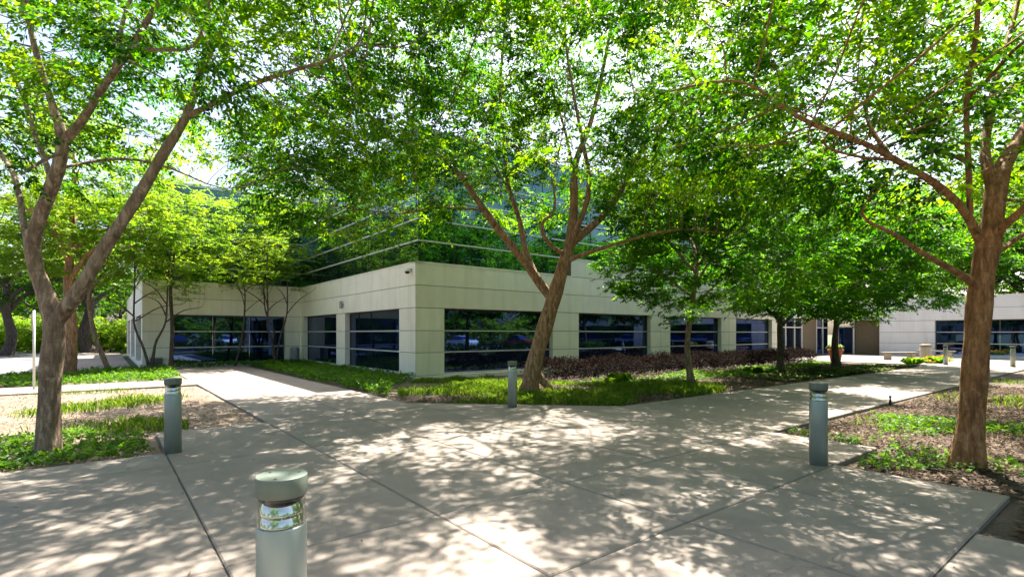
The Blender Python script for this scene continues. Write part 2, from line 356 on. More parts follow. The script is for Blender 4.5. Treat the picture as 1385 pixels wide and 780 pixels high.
# ------------------------------------------------------------------ the office building
bld = empty('office_building', (CB.x, CB.y, 0), ANG, 'low pale concrete office block with dark ribbon windows and a glass upper storey', 'building')
ZB = [0.12, 0.97, 1.79, 2.64]; ZT = [2.64, 3.475, 4.31]
def facade(o, d, n, length, opens, ztop=ZT, extra=None, name='wall'):
    """o corner, d direction, n outward normal in the local frame; panels with open joints on a recessed backing"""
    bm = bmesh.new(); tl = bm.faces.layers.float.new('tint')
    def bx(s0, s1, e0, e1, z0, z1, mi=0, bev=0.0):
        x0, y0 = o[0] + d[0] * s0 + n[0] * e0, o[1] + d[1] * s0 + n[1] * e0
        x1, y1 = o[0] + d[0] * s1 + n[0] * e1, o[1] + d[1] * s1 + n[1] * e1
        n0 = len(bm.faces); box(bm, min(x0, x1), max(x0, x1), min(y0, y1), max(y0, y1), z0, z1, mi, bev); v = random.random(); bm.faces.ensure_lookup_table()
        for f in bm.faces[n0:]: f[tl] = v
    g = 0.011
    piers = []; s = 0
    for a, b in opens: piers.append((s, a)); s = b
    piers.append((s, length))
    cuts = [0] + [(a + b) / 2 for a, b in piers[1:-1]] + [length]
    bx(0.01, length - 0.01, -0.33, -0.022, ZT[0] + 0.01, ztop[-1] - 0.02, 1)
    for z0, z1 in zip(ztop[:-1], ztop[1:]):
        for a, b in zip(cuts[:-1], cuts[1:]):
            bx(a + (g if a > 0 else 0), b - (g if b < length else 0), -0.02, 0, z0 + g, z1 - g, 0, 0.006)
    for i, (a, b) in enumerate(piers):
        if b - a < 0.05: continue
        bx(a + 0.006, b - 0.006, -0.30, -0.022, 0, ZT[0] + 0.005, 1)
        parts = [(a, b)] if i in (0, len(piers) - 1) else [(a, (a + b) / 2 - g), ((a + b) / 2 + g, b)]
        for z0, z1 in zip(ZB[:-1], ZB[1:]):
            for x0, x1 in parts: bx(x0, x1, -0.02, 0, z0 + g, z1 - g, 0, 0.006)
            if i > 0: bx(a, a + 0.005, -0.30, -0.021, z0 + g, z1 - g)           # reveals
            if i < len(piers) - 1: bx(b - 0.005, b, -0.30, -0.021, z0 + g, z1 - g)
    bx(0, length, -0.32, 0.015, -0.1, ZB[0] - g, 0, 0.006)                       # plinth
    bx(-0.02, length + 0.02, -0.36, 0.02, ztop[-1] - 0.012, ztop[-1] + 0.03, 2, 0.004)   # coping
    if extra: extra(bx)
    w = from_bm(name, bm, [M['wall_skylit' if name == 'wing_wall' else 'wall'], M['walljoint'], M['wall']], bld)  # wing takes a whiter copy, cool skylight put into its colour
    for a, b in opens:                                                           # ribbon window: frame, rails, pane
        bm = bmesh.new()
        def bw(s0, s1, e0, e1, z0, z1, mi=0):
            x0, y0 = o[0] + d[0] * s0 + n[0] * e0, o[1] + d[1] * s0 + n[1] * e0
            x1, y1 = o[0] + d[0] * s1 + n[0] * e1, o[1] + d[1] * s1 + n[1] * e1
            box(bm, min(x0, x1), max(x0, x1), min(y0, y1), max(y0, y1), z0, z1, mi)
        bw(a + 0.006, b - 0.006, -0.29, -0.235, 2.585, 2.645, 1); bw(a + 0.006, b - 0.006, -0.29, -0.19, ZB[0], 0.175)
        for z in ZB[1:3]: bw(a + 0.05, b - 0.05, -0.29, -0.225, z - 0.024, z + 0.024)
        bw(a + 0.006, a + 0.05, -0.29, -0.235, 0.176, 2.584, 1); bw(b - 0.05, b - 0.006, -0.29, -0.235, 0.176, 2.584, 1)
        wf = from_bm('window', bm, [M['mullion'], M['frame']], bld)
        npn = max(1, round((b - a) / 1.85)); bm = bmesh.new()
        for k in range(npn):
            for z0, z1 in ((0.17, 0.96), (0.98, 1.78), (1.80, 2.59)):
                sa, sb = a + 0.04 + (b - a - 0.08) * k / npn + 0.004, a + 0.04 + (b - a - 0.08) * (k + 1) / npn - 0.004
                bw(sa, sb, -0.285, -0.265, z0, z1)
        for v in bm.verts: v.co += Vector((n[0], n[1], 0)) * 0
        from_bm('pane', bm, M['glass'], wf)
    return w
facade((0, 0), (1, 0), (0, -1), 8.0, [(1.22, 6.85)])
facade((8.0, 0), (1, 0), (0, -1), 21.2, [(0.5, 5.95), (7.7, 13.0), (14.75, 19.6)], [2.64, 3.475, 4.31, 5.14])
facade((0, 0.0), (0, 1), (-1, 0), 14.1, [(1.35, 7.1), (8.25, 13.6)])
facade((0, 14.1), (-1, 0), (0, -1), 7.5, [(0.85, 6.25)])
facade((-7.5, 14.1), (0, 1), (-1, 0), 22, [(1.2, 6.6), (8.2, 13.6), (15.2, 20.5)])
facade((38.7, -3.1), (0, -1), (-1, 0), 30, [(3.45, 15.5), (17.2, 28.5)], name='wing_wall')
# entrance corner: glazed front, doors, tan return, canopy band
bm = bmesh.new(); box(bm, 29.2, 38.68, 0.0, 0.3, 2.9, 4.31, 0, 0.01); box(bm, 38.7, 39.0, -3.08, 0, 2.75, 4.31, 0, 0.01); from_bm('entrance_header', bm, M['wall'], bld)
bm = bmesh.new(); box(bm, 33.6, 36.2, 0.5, 0.6, 0, 2.9); from_bm('entrance_panel', bm, M['tan'], bld)
bm = bmesh.new(); box(bm, 39.3, 39.4, -3.08, -1.2, 0, 2.75)
for k in range(9): box(bm, 39.27, 39.299, -3.0 + k * .2, -2.9 + k * .2, 0, 2.74)
from_bm('slatted_panel', bm, M['tan'], bld)
for xa, xb, posts in ((29.25, 33.55, (29.22, 30.8, 32.3, 33.55)), (36.25, 38.6, (36.25, 37.5))):
    bm = bmesh.new(); box(bm, xa, xb, 0.55, 0.58, 0.1, 2.88); st = from_bm('entrance_glazing', bm, M['glass'], bld); bm = bmesh.new()
    for x in posts: box(bm, x - 0.05, x + 0.05, 0.48, 0.54, 0, 2.89)
    box(bm, xa, xb, 0.475, 0.535, 2.12, 2.2); from_bm('frame', bm, M['white'], st)
dr = from_bm('door', (lambda b: (box(b, 39.1, 39.14, -1.15, -0.05, 0.08, 2.2), b)[-1])(bmesh.new()), M['glass'], bld)
bm = bmesh.new(); box(bm, 39.06, 39.16, -1.25, -1.15, 0, 2.74); box(bm, 39.05, 39.15, -0.12, -0.02, 0, 2.74); box(bm, 39.06, 39.15, -1.15, -0.12, 2.2, 2.3); from_bm('door_frame', bm, M['white'], dr)
bm = bmesh.new(); tube(bm, [(38.98, -0.25, 0.9), (38.98, -0.25, 1.3)], 0.015); from_bm('handle', bm, M['grey'], dr)
bm = bmesh.new(); box(bm, 0.34, 29, 0.34, 30, 3.85, 3.98); box(bm, -7.16, 0.33, 14.44, 36, 3.85, 3.98); box(bm, 29.01, 50, 0.62, 16, 3.85, 3.98); box(bm, 39.1, 50, -32, 0.61, 3.85, 3.98); from_bm('roof', bm, M['grey'], bld)
# upper storey: curtain wall
bm = bmesh.new()
box(bm, 0.25, 27.5, 0.25, 30, 3.99, 9.4); box(bm, -7.25, 0.3, 14.35, 30.01, 3.99, 9.39)
cw = from_bm('curtain_wall', bm, M['curtain'], bld)
bm = bmesh.new()
for z in (4.36, 5.17, 5.98, 6.85, 7.7, 8.55, 9.38):
    hz = 0.03 if z < 9 else 0.07
    box(bm, 0.19, 27.5, 0.20, 0.26, z - hz, z + hz); box(bm, 0.20, 0.26, 0.262, 14.30, z - hz, z + hz)
    box(bm, -7.26, 0.198, 14.30, 14.36, z - hz, z + hz); box(bm, -7.30, -7.24, 14.37, 30, z - hz, z + hz)
from_bm('mullion', bm, M['mullion'], cw)
bm = bmesh.new()
for k in range(18): box(bm, 0.24 + 1.55 * k, 0.262 + 1.55 * k, 0.238, 0.252, 4.0, 9.3)
for k in range(1, 9): box(bm, 0.238, 0.252, 0.25 + 1.55 * k, 0.272 + 1.55 * k, 4.0, 9.3)
for k in range(1, 5): box(bm, -7.25 + 1.5 * k, -7.228 + 1.5 * k, 14.338, 14.352, 4.0, 9.3)
from_bm('glazing_joint', bm, M['black'], cw)

# ------------------------------------------------------------------ trees: skeleton + space colonisation + leaf sprays
def catmull(P, step):
    P = [np.array(x, float) for x in P]
    if len(P) < 2: return P
    Q = [2 * P[0] - P[1]] + P + [2 * P[-1] - P[-2]]; out = []
    for i in range(1, len(Q) - 2):
        n = max(1, int(np.linalg.norm(Q[i + 1][:3] - Q[i][:3]) / step))
        for k in range(n):
            t = k / n; a, b, c, d = Q[i - 1], Q[i], Q[i + 1], Q[i + 2]
            out.append(0.5 * ((2 * b) + (c - a) * t + (2 * a - 5 * b + 4 * c - d) * t * t + (3 * b - a - 3 * c + d) * t ** 3))
    out.append(P[-1]); return out
def tree_nodes(lines, attr, step=0.22, infl=2.2, kill=0.42, iters=160, rng=None, up=0.08):
    pos, par, rad = [], [], []
    for ln in lines:                              # each line: (x,y,z,r)
        pts = catmull(ln, step)
        if pos:
            d = np.linalg.norm(np.array(pos) - pts[0][:3], axis=1); prev = int(d.argmin()); pts = pts[1:]
        else: prev = -1
        for p in pts:
            pos.append(p[:3]); par.append(prev); rad.append(max(p[3], 0.005)); prev = len(pos) - 1
    n0 = len(pos); pos = [np.array(p) for p in pos]
    A = attr.copy(); P = np.array(pos)
    dm = np.full(len(A), 1e9); nr = np.zeros(len(A), int)
    for i in range(0, len(P), 64):
        D = np.linalg.norm(A[:, None] - P[None, i:i + 64], axis=2); j = D.argmin(1); d = D[np.arange(len(A)), j]
        m = d < dm; dm[m] = d[m]; nr[m] = j[m] + i
    alive = dm > kill; reach = infl
    for it in range(iters):
        idx = np.where(alive & (dm < reach))[0]
        if len(idx) == 0:
            if not alive.any() or reach > 8: break
            reach *= 1.3; continue
        u, inv = np.unique(nr[idx], return_inverse=True)
        P = np.array(pos); v = A[idx] - P[nr[idx]]; v /= np.linalg.norm(v, axis=1)[:, None] + 1e-9
        S = np.zeros((len(u), 3)); np.add.at(S, inv, v)
        S += rng.normal(0, 0.25, S.shape); S[:, 2] += up; L = np.linalg.norm(S, axis=1)[:, None]; S = S / (L + 1e-9)
        newp = P[u] + S * step; k0 = len(pos)
        D0 = np.array([np.linalg.norm(P - x, axis=1).min() for x in newp]) if len(P) < 6000 else np.ones(len(newp))
        ok = D0 > step * 0.35
        if not ok.any():
            alive[idx] = False; continue
        stuck = np.isin(nr[idx], u[~ok]); alive[idx[stuck]] = False
        for x, pr in zip(newp[ok], u[ok]): pos.append(x); par.append(int(pr)); rad.append(0)
        N = newp[ok]; D = np.linalg.norm(A[:, None] - N[None], axis=2); j = D.argmin(1); d = D[np.arange(len(A)), j]
        m = d < dm; dm[m] = d[m]; nr[m] = j[m] + k0
        alive &= dm > kill
        if len(pos) > 12000: break
    pos = np.array(pos); par = np.array(par); n = len(pos)
    e = 2.35; acc = np.zeros(n); kids = np.zeros(n, int); depth = np.zeros(n, int); r = np.zeros(n); tipd = np.full(n, 0)
    for i in range(n - 1, -1, -1):
        own = 0.0055 ** e if kids[i] == 0 else acc[i] * 1.0
        r[i] = own ** (1 / e)
        if par[i] >= 0: acc[par[i]] += own; kids[par[i]] += 1; tipd[par[i]] = max(tipd[par[i]], tipd[i] + 1)
    hand = np.array(rad); r[:n0] = np.where(hand[:n0] > 0.03, hand[:n0], np.maximum(hand[:n0], np.minimum(r[:n0], hand[:n0] * 1.25)))
    for i in range(n):                             # children never thicker than their parents
        if par[i] >= 0: r[i] = min(r[i], r[par[i]])
    return pos, par, r, tipd, kids, n0
def tubes(pos, par, r, rng, rough=0.05, flare=None):
    n = len(pos); ch = [[] for _ in range(n)]
    for i, p in enumerate(par):
        if p >= 0: ch[p].append(i)
    V, Q = [], []; nv = 0
    stack = [(0, -1)]
    while stack:
        s, p0 = stack.pop(); chain = [s]
        while ch[chain[-1]]:
            c = sorted(ch[chain[-1]], key=lambda k: -r[k]); chain.append(c[0]); stack += [(k, chain[-2]) for k in c[1:]]
        P = pos[chain]; rr = r[chain].copy()
        if p0 >= 0: P = np.vstack([pos[p0], P]); rr = np.concatenate([[min(r[p0] * 0.85, rr[0] * 1.25)], rr])
        if len(P) < 2: continue
        rr[-1] *= 0.4
        if len(P) > 4:
            for _ in range(2): P[1:-1] = 0.5 * P[1:-1] + 0.25 * (P[:-2] + P[2:])
        sides = 18 if rr[0] > 0.10 else (9 if rr[0] > 0.035 else (5 if rr[0] > 0.012 else 3))
        T = np.gradient(P, axis=0); T /= np.linalg.norm(T, axis=1)[:, None] + 1e-9
        a = np.cross(T[0], [0.3, 0.9, 0.1]); a /= np.linalg.norm(a) + 1e-9
        th = np.arange(sides) * 2 * np.pi / sides; ph = rng.uniform(0, 6.28, 6)
        for i in range(len(P)):
            a = a - T[i] * a.dot(T[i]); a /= np.linalg.norm(a) + 1e-9; b = np.cross(T[i], a)
            k = 1 + (rough * (np.sin(2 * th + ph[0] + P[i, 2] * 0.7) + 0.7 * np.sin(3 * th + ph[1] - P[i, 2] * 1.1) + 0.5 * np.sin(5 * th + ph[2] + P[i, 2] * 1.9)) if sides > 8 else 0)
            rad = rr[i] * k * (1 + 0.05 * math.sin(i * 1.7 + ph[3]))
            if flare is not None and p0 < 0:
                h = P[i, 2] - pos[0, 2]; rad = rad * (1 + flare * math.exp(-h / 0.16) * (0.75 + 0.35 * np.sin(4 * th + ph[4])))
            V.append(P[i] + np.outer(np.cos(th) * rad, a) + np.outer(np.sin(th) * rad, b))
        m = len(P); I = np.arange(m - 1)[:, None] * sides + np.arange(sides)[None] + nv
        J = np.arange(m - 1)[:, None] * sides + (np.arange(sides)[None] + 1) % sides + nv
        Q.append(np.stack([I, J, J + sides, I + sides], 2).reshape(-1, 4)); nv += m * sides
    return np.vstack(V), np.vstack(Q)
def sprays(P, D, K, leaf, wid, slen, rng, tilt=0.35, droop=0.25, clump_tone=None):
    """one spray of K alternate leaves at each point P, running along D"""
    n = len(P); up = np.zeros((n, 3)); up[:, 2] = 1; up += rng.normal(0, tilt, (n, 3)); up /= np.linalg.norm(up, axis=1)[:, None]
    A = D - up * (D * up).sum(1)[:, None] * 0.75; A /= np.linalg.norm(A, axis=1)[:, None] + 1e-9
    S = np.cross(A, up); S /= np.linalg.norm(S, axis=1)[:, None] + 1e-9; U = np.cross(S, A)
    t = (np.arange(K) + 0.5) / K
    L = slen * rng.uniform(0.6, 1.3, n)
    t = np.clip(t[None] + rng.normal(0, 0.04, (n, K)), 0, 1)
    base = P[:, None] + A[:, None] * (t * L[:, None])[..., None]; base[..., 2] -= droop * (t * L[:, None]) ** 2 / max(slen, .01)
    sg = np.where(np.arange(K) % 2 == 0, 1.0, -1.0)[None] * np.ones((n, 1))
    an = rng.normal(0.95, 0.25, (n, K)) * (1 - 0.45 * t)
    d = A[:, None] * np.cos(an)[..., None] + S[:, None] * (np.sin(an) * sg)[..., None] + U[:, None] * rng.normal(-0.15, 0.3, (n, K))[..., None]
    d[..., 2] -= droop * 0.8; d /= np.linalg.norm(d, axis=2)[..., None]
    nn = U[:, None] + rng.normal(0, 0.45, (n, K, 3)); wv = np.cross(d, nn); wv /= np.linalg.norm(wv, axis=2)[..., None] + 1e-9
    ll = leaf * rng.uniform(0.65, 1.25, (n, K)); w = wid / leaf * ll * 0.5
    nr = np.cross(wv, d)
    mid = base + d * (ll * 0.42)[..., None]; tip = base + d * ll[..., None] - nr * (ll * 0.12)[..., None]
    Lf = mid + wv * w[..., None] + nr * (w * 0.3)[..., None]; Rt = mid - wv * w[..., None] + nr * (w * 0.3)[..., None]
    V = np.stack([base, Rt, tip, Lf], 2).reshape(-1, 3); Fq = np.arange(n * K * 4).reshape(-1, 4)
    h = rng.normal(0, 0.17, (n, 1)) + rng.normal(0, 0.16, (n, K)) + 0.39
    if clump_tone is not None: h = h + clump_tone[:, None]
    return V, Fq, np.clip(h, 0, 1).reshape(-1)
def lump(P, k, ph):
    return (np.sin(P[:, 0] * k + ph[0] + 1.2 * np.sin(P[:, 1] * k * 0.8 + ph[1])) + np.sin(P[:, 1] * k * 1.1 + ph[2] + 1.1 * np.sin(P[:, 2] * k + ph[3])) + np.sin(P[:, 2] * k * 1.3 + ph[4] + np.sin(P[:, 0] * k * 0.9 + ph[5]))) / 3
def ell_points(n, c, r, rng, bias=0.45, k=1.1, cut=-0.15, zmin=None, extra=None):
    out = []; ph = rng.uniform(0, 6.28, 6)
    while sum(map(len, out)) < n:
        v = rng.normal(size=(n * 2, 3)); v /= np.linalg.norm(v, axis=1)[:, None]; v *= rng.uniform(0, 1, (n * 2, 1)) ** bias
        p = v * np.array(r) + np.array(c); keep = lump(p, k, ph) > cut
        if zmin is not None: keep &= p[:, 2] > zmin(p) if callable(zmin) else p[:, 2] > zmin
        out.append(p[keep])
    return np.vstack(out)[:n]
def build_tree(name, base, lines, attr, rng, bark, leafm, K=14, per=2, leaf=0.075, wid=0.034, slen=0.38, label=None, cat='tree', group=None,
               step=0.22, kill=0.42, tmax=3, tilt=0.35, droop=0.25, flare=0.16, up=0.08, rough=0.045, parent=None):
    pos, par, r, tipd, kids, n0 = tree_nodes(lines, attr, step=step, kill=kill, rng=rng, up=up)
    b = np.array(base); pos = pos - b
    root = empty(name, base, 0, label, cat, group)
    V, Q = tubes(pos, par, r, rng, rough, flare)
    link_mesh('trunk', np_mesh('trunk', V, Q, smooth=True), bark, root)
    sel = np.where((tipd <= tmax) & (np.arange(len(pos)) >= n0))[0]
    sel = np.concatenate([sel, np.where((tipd <= 1) & (np.arange(len(pos)) < n0))[0]])
    D = pos[sel] - pos[np.maximum(par[sel], 0)]; D /= np.linalg.norm(D, axis=1)[:, None] + 1e-9
    P = np.repeat(pos[sel], per, 0); D = np.repeat(D, per, 0) + rng.normal(0, 0.75, (len(P), 3)); D[:, 2] *= 0.6
    D /= np.linalg.norm(D, axis=1)[:, None] + 1e-9
    P = P + rng.normal(0, 0.16 * slen, P.shape)
    clump_tone = 0.50 * lump(P, 1.7, rng.uniform(0, 6, 6))  # random clump tone, swung wide to imitate deep shade and sunlit leaves
    V, Fq, h = sprays(P, D, K, leaf, wid, slen, rng, tilt, droop, clump_tone)
    c = link_mesh('crown', np_mesh('crown', V, Fq, h), leafm, root)
    print(name, 'nodes', len(pos), 'leaves', len(Fq))
    return root
def px(Y0, *pts):                                  # polyline of (u, v, radius[, Y])
    out = []
    for t in pts:
        p = PT(t[0], t[1], t[3] if len(t) > 3 else Y0); out.append((p.x, p.y, p.z, t[2]))
    return out

rng = np.random.default_rng(11)
# --- tree at left
b = G(65, 611); Y = b.y
lines = [
  px(Y, (65, 614, 0.152), (66, 570, 0.135), (68, 520, 0.130), (72, 470, 0.127), (77, 432, 0.123), (58, 388, 0.097), (40, 342, 0.086, Y - .1), (50, 300, 0.082, Y - .15), (72, 248, 0.078, Y - .2), (88, 190, 0.070, Y - .25), (72, 148, 0.045, Y - .3), (55, 93, 0.037, Y - .4), (38, 30, 0.031, Y - .5), (30, -60, 0.025, Y - .6), (20, -150, 0.016, Y - .7)),
  px(Y, (77, 432, 0.107), (100, 405, 0.094), (142, 335, 0.082, Y + .1), (190, 262, 0.074, Y + .2), (228, 195, 0.066, Y + .3), (254, 157, 0.057, Y + .4), (271, 93, 0.037, Y + .6), (292, 62, 0.031, Y + .7), (315, 0, 0.025, Y + .9), (330, -80, 0.016, Y + 1.1)),
  px(Y, (254, 160, 0.041, Y + .4), (305, 131, 0.030, Y + .3), (351, 110, 0.025, Y + .2), (423, 88, 0.018, Y), (480, 75, 0.010, Y - .2)),
  px(Y, (88, 190, 0.057, Y - .25), (110, 169, 0.051, Y - .3), (140, 114, 0.045, Y - .4), (169, 80, 0.037, Y - .5), (190, 42, 0.033, Y - .7), (212, 8, 0.030, Y - .9), (250, -90, 0.021, Y - 1.2)),
  px(Y, (160, 90, 0.029, Y - .5), (161, 63, 0.026, Y - .4), (166, 21, 0.023, Y - .2), (186, -20, 0.018, Y), (200, -110, 0.012, Y + .4)),
  px(Y, (72, 248, 0.041, Y - .2), (60, 215, 0.037, Y + .1), (47, 182, 0.033, Y + .4), (30, 127, 0.030, Y + .7), (0, 72, 0.025, Y + .9), (-60, 0, 0.016, Y + 1.1)),
  px(Y, (40, 338, 0.045), (34, 313, 0.041, Y + .1), (21, 241, 0.034, Y + .4), (0, 207, 0.030, Y + .6), (-60, 130, 0.023, Y + .8), (-120, 40, 0.015, Y + 1)),
  px(Y, (84, 226, 0.025, Y - .2), (110, 222, 0.021), (144, 214, 0.020, Y + .4), (203, 216, 0.016, Y + .8), (254, 237, 0.011, Y + 1.0), (305, 262, 0.007, Y + 1.2)),
  px(Y, (88, 205, 0.023, Y - .2), (60, 215, 0.021, Y - .8), (28, 237, 0.016, Y - 1.1)),
  px(Y, (178, 70, 0.023, Y - .6), (215, 68, 0.018, Y - .9), (265, 68, 0.011, Y - 1.3)),
  px(Y, (170, 92, 0.016, Y - .5), (200, 95, 0.013, Y - .2), (250, 125, 0.008, Y + .2)),
]
ph = rng.uniform(0, 6, 6)
zf1 = lambda p: 4.05 + 0.035 * (p[:, 0] + 6) ** 2 * 0 + 0.55 * np.maximum(0, -p[:, 0] - 8) * 0 + 0.5 * np.sin(p[:, 0] * 1.3) * np.cos(p[:, 1])
att = np.vstack([ell_points(2900, (b.x + .9, b.y - .3, 6.6), (5.0, 4.4, 3.0), rng, 0.5, 1.5, -0.12, zf1), ell_points(800, (-3.0, 8.6, 6.0), (2.0, 2.4, 1.9), rng, 0.6, 1.6, -0.12, zf1), ell_points(900, (-1.7, 6.4, 7.5), (2.2, 2.6, 1.5), rng, 0.6, 1.6, -0.15, 5.6)])
att = att[~((att[:, 1] < b.y - .5) & (att[:, 2] < 6.3) & (att[:, 0] > -9.5) & (att[:, 0] < -3.4) & (rng.uniform(0, 1, len(att)) < .8))]
T1 = build_tree('shade_tree', b, lines, att, rng, M['bark1'], M['leaf'], K=15, per=5, leaf=0.084, wid=0.040, slen=0.46, step=0.2, kill=0.36,
                label='forked grey-brown tree rising from the green ground cover at the left edge', tmax=3)
# --- leaning tree in the middle
b = G(716, 528); Y = b.y
lines = [
  px(Y, (716, 532, 0.295), (721, 500, 0.246), (731, 462, 0.234), (741, 428, 0.226), (752, 392, 0.205), (763, 355, 0.180), (771, 330, 0.156), (777, 278, 0.123, Y + .1), (777, 224, 0.098, Y + .2), (798, 170, 0.074, Y + .4), (821, 67, 0.049, Y + .6), (835, -20, 0.033, Y + .8), (840, -90, 0.021, Y + 1)),
  px(Y, (745, 405, 0.164), (738, 395, 0.148), (722, 370, 0.131, Y - .1), (699, 340, 0.115, Y - .3), (680, 318, 0.107, Y - .5), (655, 285, 0.090, Y - .8), (625, 240, 0.066, Y - 1.2), (600, 212, 0.045, Y - 1.5), (540, 190, 0.029, Y - 1.9), (480, 180, 0.016, Y - 2.2)),
  px(Y, (719, 365, 0.098, Y - .1), (709, 335, 0.090), (704, 300, 0.078, Y + .3), (687, 251, 0.066, Y + .5), (682, 197, 0.057, Y + .7), (676, 126, 0.045, Y + .9), (682, 45, 0.033, Y + 1.1), (690, -50, 0.021, Y + 1.3)),
  px(Y, (771, 325, 0.098), (790, 287, 0.082, Y - .4), (799, 251, 0.070, Y - .7), (790, 202, 0.057, Y - 1), (780, 150, 0.041, Y - 1.3), (765, 60, 0.029, Y - 1.7), (760, -30, 0.016, Y - 2)),
  px(Y, (769, 335, 0.123), (781, 322, 0.115), (821, 287, 0.094, Y + .2), (853, 233, 0.074, Y + .5), (871, 193, 0.061, Y + .8), (884, 153, 0.049, Y + 1.1), (920, 121, 0.037, Y + 1.4), (980, 90, 0.025, Y + 1.7), (1030, 80, 0.012, Y + 2)),
  px(Y, (853, 235, 0.037, Y + .5), (890, 210, 0.029, Y + .2), (940, 195, 0.018, Y - .1)),
  px(Y, (763, 352, 0.082), (786, 345, 0.070, Y - .3), (826, 332, 0.049, Y - .7), (889, 314, 0.037, Y - 1.0), (938, 310, 0.025, Y - 1.3), (1000, 320, 0.011, Y - 1.6)),
  px(Y, (765, 346, 0.070), (748, 338, 0.066, Y - .4), (732, 323, 0.061, Y - .6), (725, 300, 0.053, Y - .7), (735, 292, 0.045, Y - .7), (748, 298, 0.037, Y - .8), (752, 270, 0.029, Y - 1), (742, 220, 0.016, Y - 1.3)),
  px(Y, (722, 500, .15), (733, 514, .12), (743, 524, .10), (752, 534, .06)),
  px(Y, (720, 505, .14, Y - .05), (708, 524, .11, Y - .15), (700, 533, .05, Y - .2)),
  px(Y, (658, 288, 0.041, Y - .8), (640, 283, 0.029, Y - 1.1), (590, 280, 0.021, Y - 1.5), (535, 292, 0.013, Y - 1.9)),
  px(Y, (777, 240, 0.049, Y + .2), (765, 180, 0.041, Y + .6), (745, 110, 0.029, Y + 1.2), (730, 30, 0.016, Y + 1.8)),
  px(Y, (690, 260, 0.033, Y + .5), (660, 210, 0.025, Y + 1.2), (610, 150, 0.016, Y + 2)),
]
zf2 = lambda p: 4.7 + 0.6 * np.sin(p[:, 0] * 1.1 + 1) * np.cos(p[:, 1] * .9) + np.where(np.abs(p[:, 0] - .8) < 2.6, 1.0, 0)
att = np.vstack([ell_points(5000, (b.x + .7, b.y - .3, 8.6), (7.2, 5.6, 4.8), rng, 0.5, 1.0, -0.18, zf2), ell_points(1300, (1.0, 8.7, 8.4), (3.4, 3.0, 1.8), rng, 0.6, 1.2, -0.08, 6.3), ell_points(1300, (-3.1, 13.2, 6.1), (3.3, 2.8, 2.1), rng, 0.6, 1.2, -0.2, 4.15), ell_points(900, (-3.4, 12.4, 5.1), (3.2, 2.0, 1.4), rng, 0.7, 1.2, -0.25, 3.95), ell_points(700, (-5.8, 14.8, 6.6), (2.2, 2.4, 1.9), rng, 0.6, 1.2, -0.2, 4.6), ell_points(1100, (5.0, 14.6, 6.3), (3.2, 3.2, 2.3), rng, 0.6, 1.2, -0.2, 4.0)])
T2 = build_tree('shade_tree', b, lines, att, rng, M['bark2'], M['leaf'], K=15, per=5, leaf=0.106, wid=0.051, slen=0.56, step=0.27, kill=0.46,
                label='large leaning tan-barked tree spreading its limbs beside the building corner', tmax=3)
# --- tree at right
b = G(1308, 624); Y = b.y
lines = [
  px(Y, (1307, 628, 0.182), (1311, 590, 0.146), (1316, 530, 0.136), (1321, 460, 0.133), (1327, 390, 0.131), (1334, 345, 0.129), (1344, 300, 0.122), (1348, 240, 0.113, Y + .05), (1368, 205, 0.089, Y + .2), (1400, 150, 0.065, Y + .4), (1440, 60, 0.045, Y + .6), (1470, -60, 0.024, Y + .8)),
  px(Y, (1342, 262, 0.081), (1336, 225, 0.069, Y + .1), (1330, 215, 0.057, Y + .3), (1345, 120, 0.041, Y + .6), (1362, 60, 0.033, Y + .8), (1378, 0, 0.024, Y + 1), (1390, -80, 0.016, Y + 1.2)),
  px(Y, (1326, 345, 0.060), (1312, 290, 0.050, Y - .15), (1257, 242, 0.041, Y - .3), (1207, 215, 0.034, Y - .45), (1171, 193, 0.029, Y - .6), (1100, 170, 0.022, Y - .8), (1055, 144, 0.016, Y - .9), (1019, 112, 0.010, Y - 1)),
  px(Y, (1312, 290, 0.036, Y - .15), (1310, 220, 0.034, Y - .2), (1306, 135, 0.029, Y - .3), (1316, 81, 0.024, Y - .5), (1325, 0, 0.018, Y - .7), (1330, -60, 0.012, Y - .9)),
  px(Y, (1320, 388, 0.053), (1302, 372, 0.045, Y - .2), (1286, 362, 0.036, Y - .35), (1250, 345, 0.029, Y - .5), (1210, 315, 0.022, Y - .8), (1150, 293, 0.015, Y - 1.1)),
  px(Y, (1340, 320, 0.057), (1362, 298, 0.048, Y - .3), (1400, 270, 0.041, Y - .6), (1450, 220, 0.028, Y - .9)),
  px(Y, (1336, 352, 0.041), (1365, 330, 0.036, Y + .4), (1410, 300, 0.024, Y + .8), (1450, 280, 0.016, Y + 1)),
  px(Y, (1207, 215, 0.024, Y - .45), (1180, 180, 0.021, Y - .2), (1170, 140, 0.018, Y + .1), (1190, 70, 0.015, Y + .4), (1195, 0, 0.009, Y + .7)),
  px(Y, (1310, 215, 0.022, Y - .2), (1275, 205, 0.020, Y + .3), (1235, 185, 0.016, Y + .7), (1215, 110, 0.011, Y + 1)),
  px(Y, (1318, 140, 0.021, Y - .3), (1345, 100, 0.018, Y - .7), (1375, 55, 0.015, Y - 1)),
  px(Y, (1200, 220, 0.016, Y - .5), (1150, 210, 0.013, Y - .8), (1080, 190, 0.009, Y - 1.1)),
]
zf3 = lambda p: 3.2 + 0.45 * np.sin(p[:, 0] * 1.4) * np.cos(p[:, 1] * 1.2)
att = np.vstack([ell_points(3200, (b.x - .1, b.y - .4, 6.1), (4.7, 4.3, 3.1), rng, 0.5, 1.5, -0.14, zf3), ell_points(900, (3.5, 7.3, 4.7), (2.2, 2.4, 1.5), rng, 0.6, 1.6, -0.15, 3.0)])
T3 = build_tree('shade_tree', b, lines, att, rng, M['bark3'], M['leaf'], K=15, per=5, leaf=0.084, wid=0.040, slen=0.46, step=0.2, kill=0.36,
                label='orange-brown straight-trunked tree in the mulch bed beside the right walkway', tmax=3)

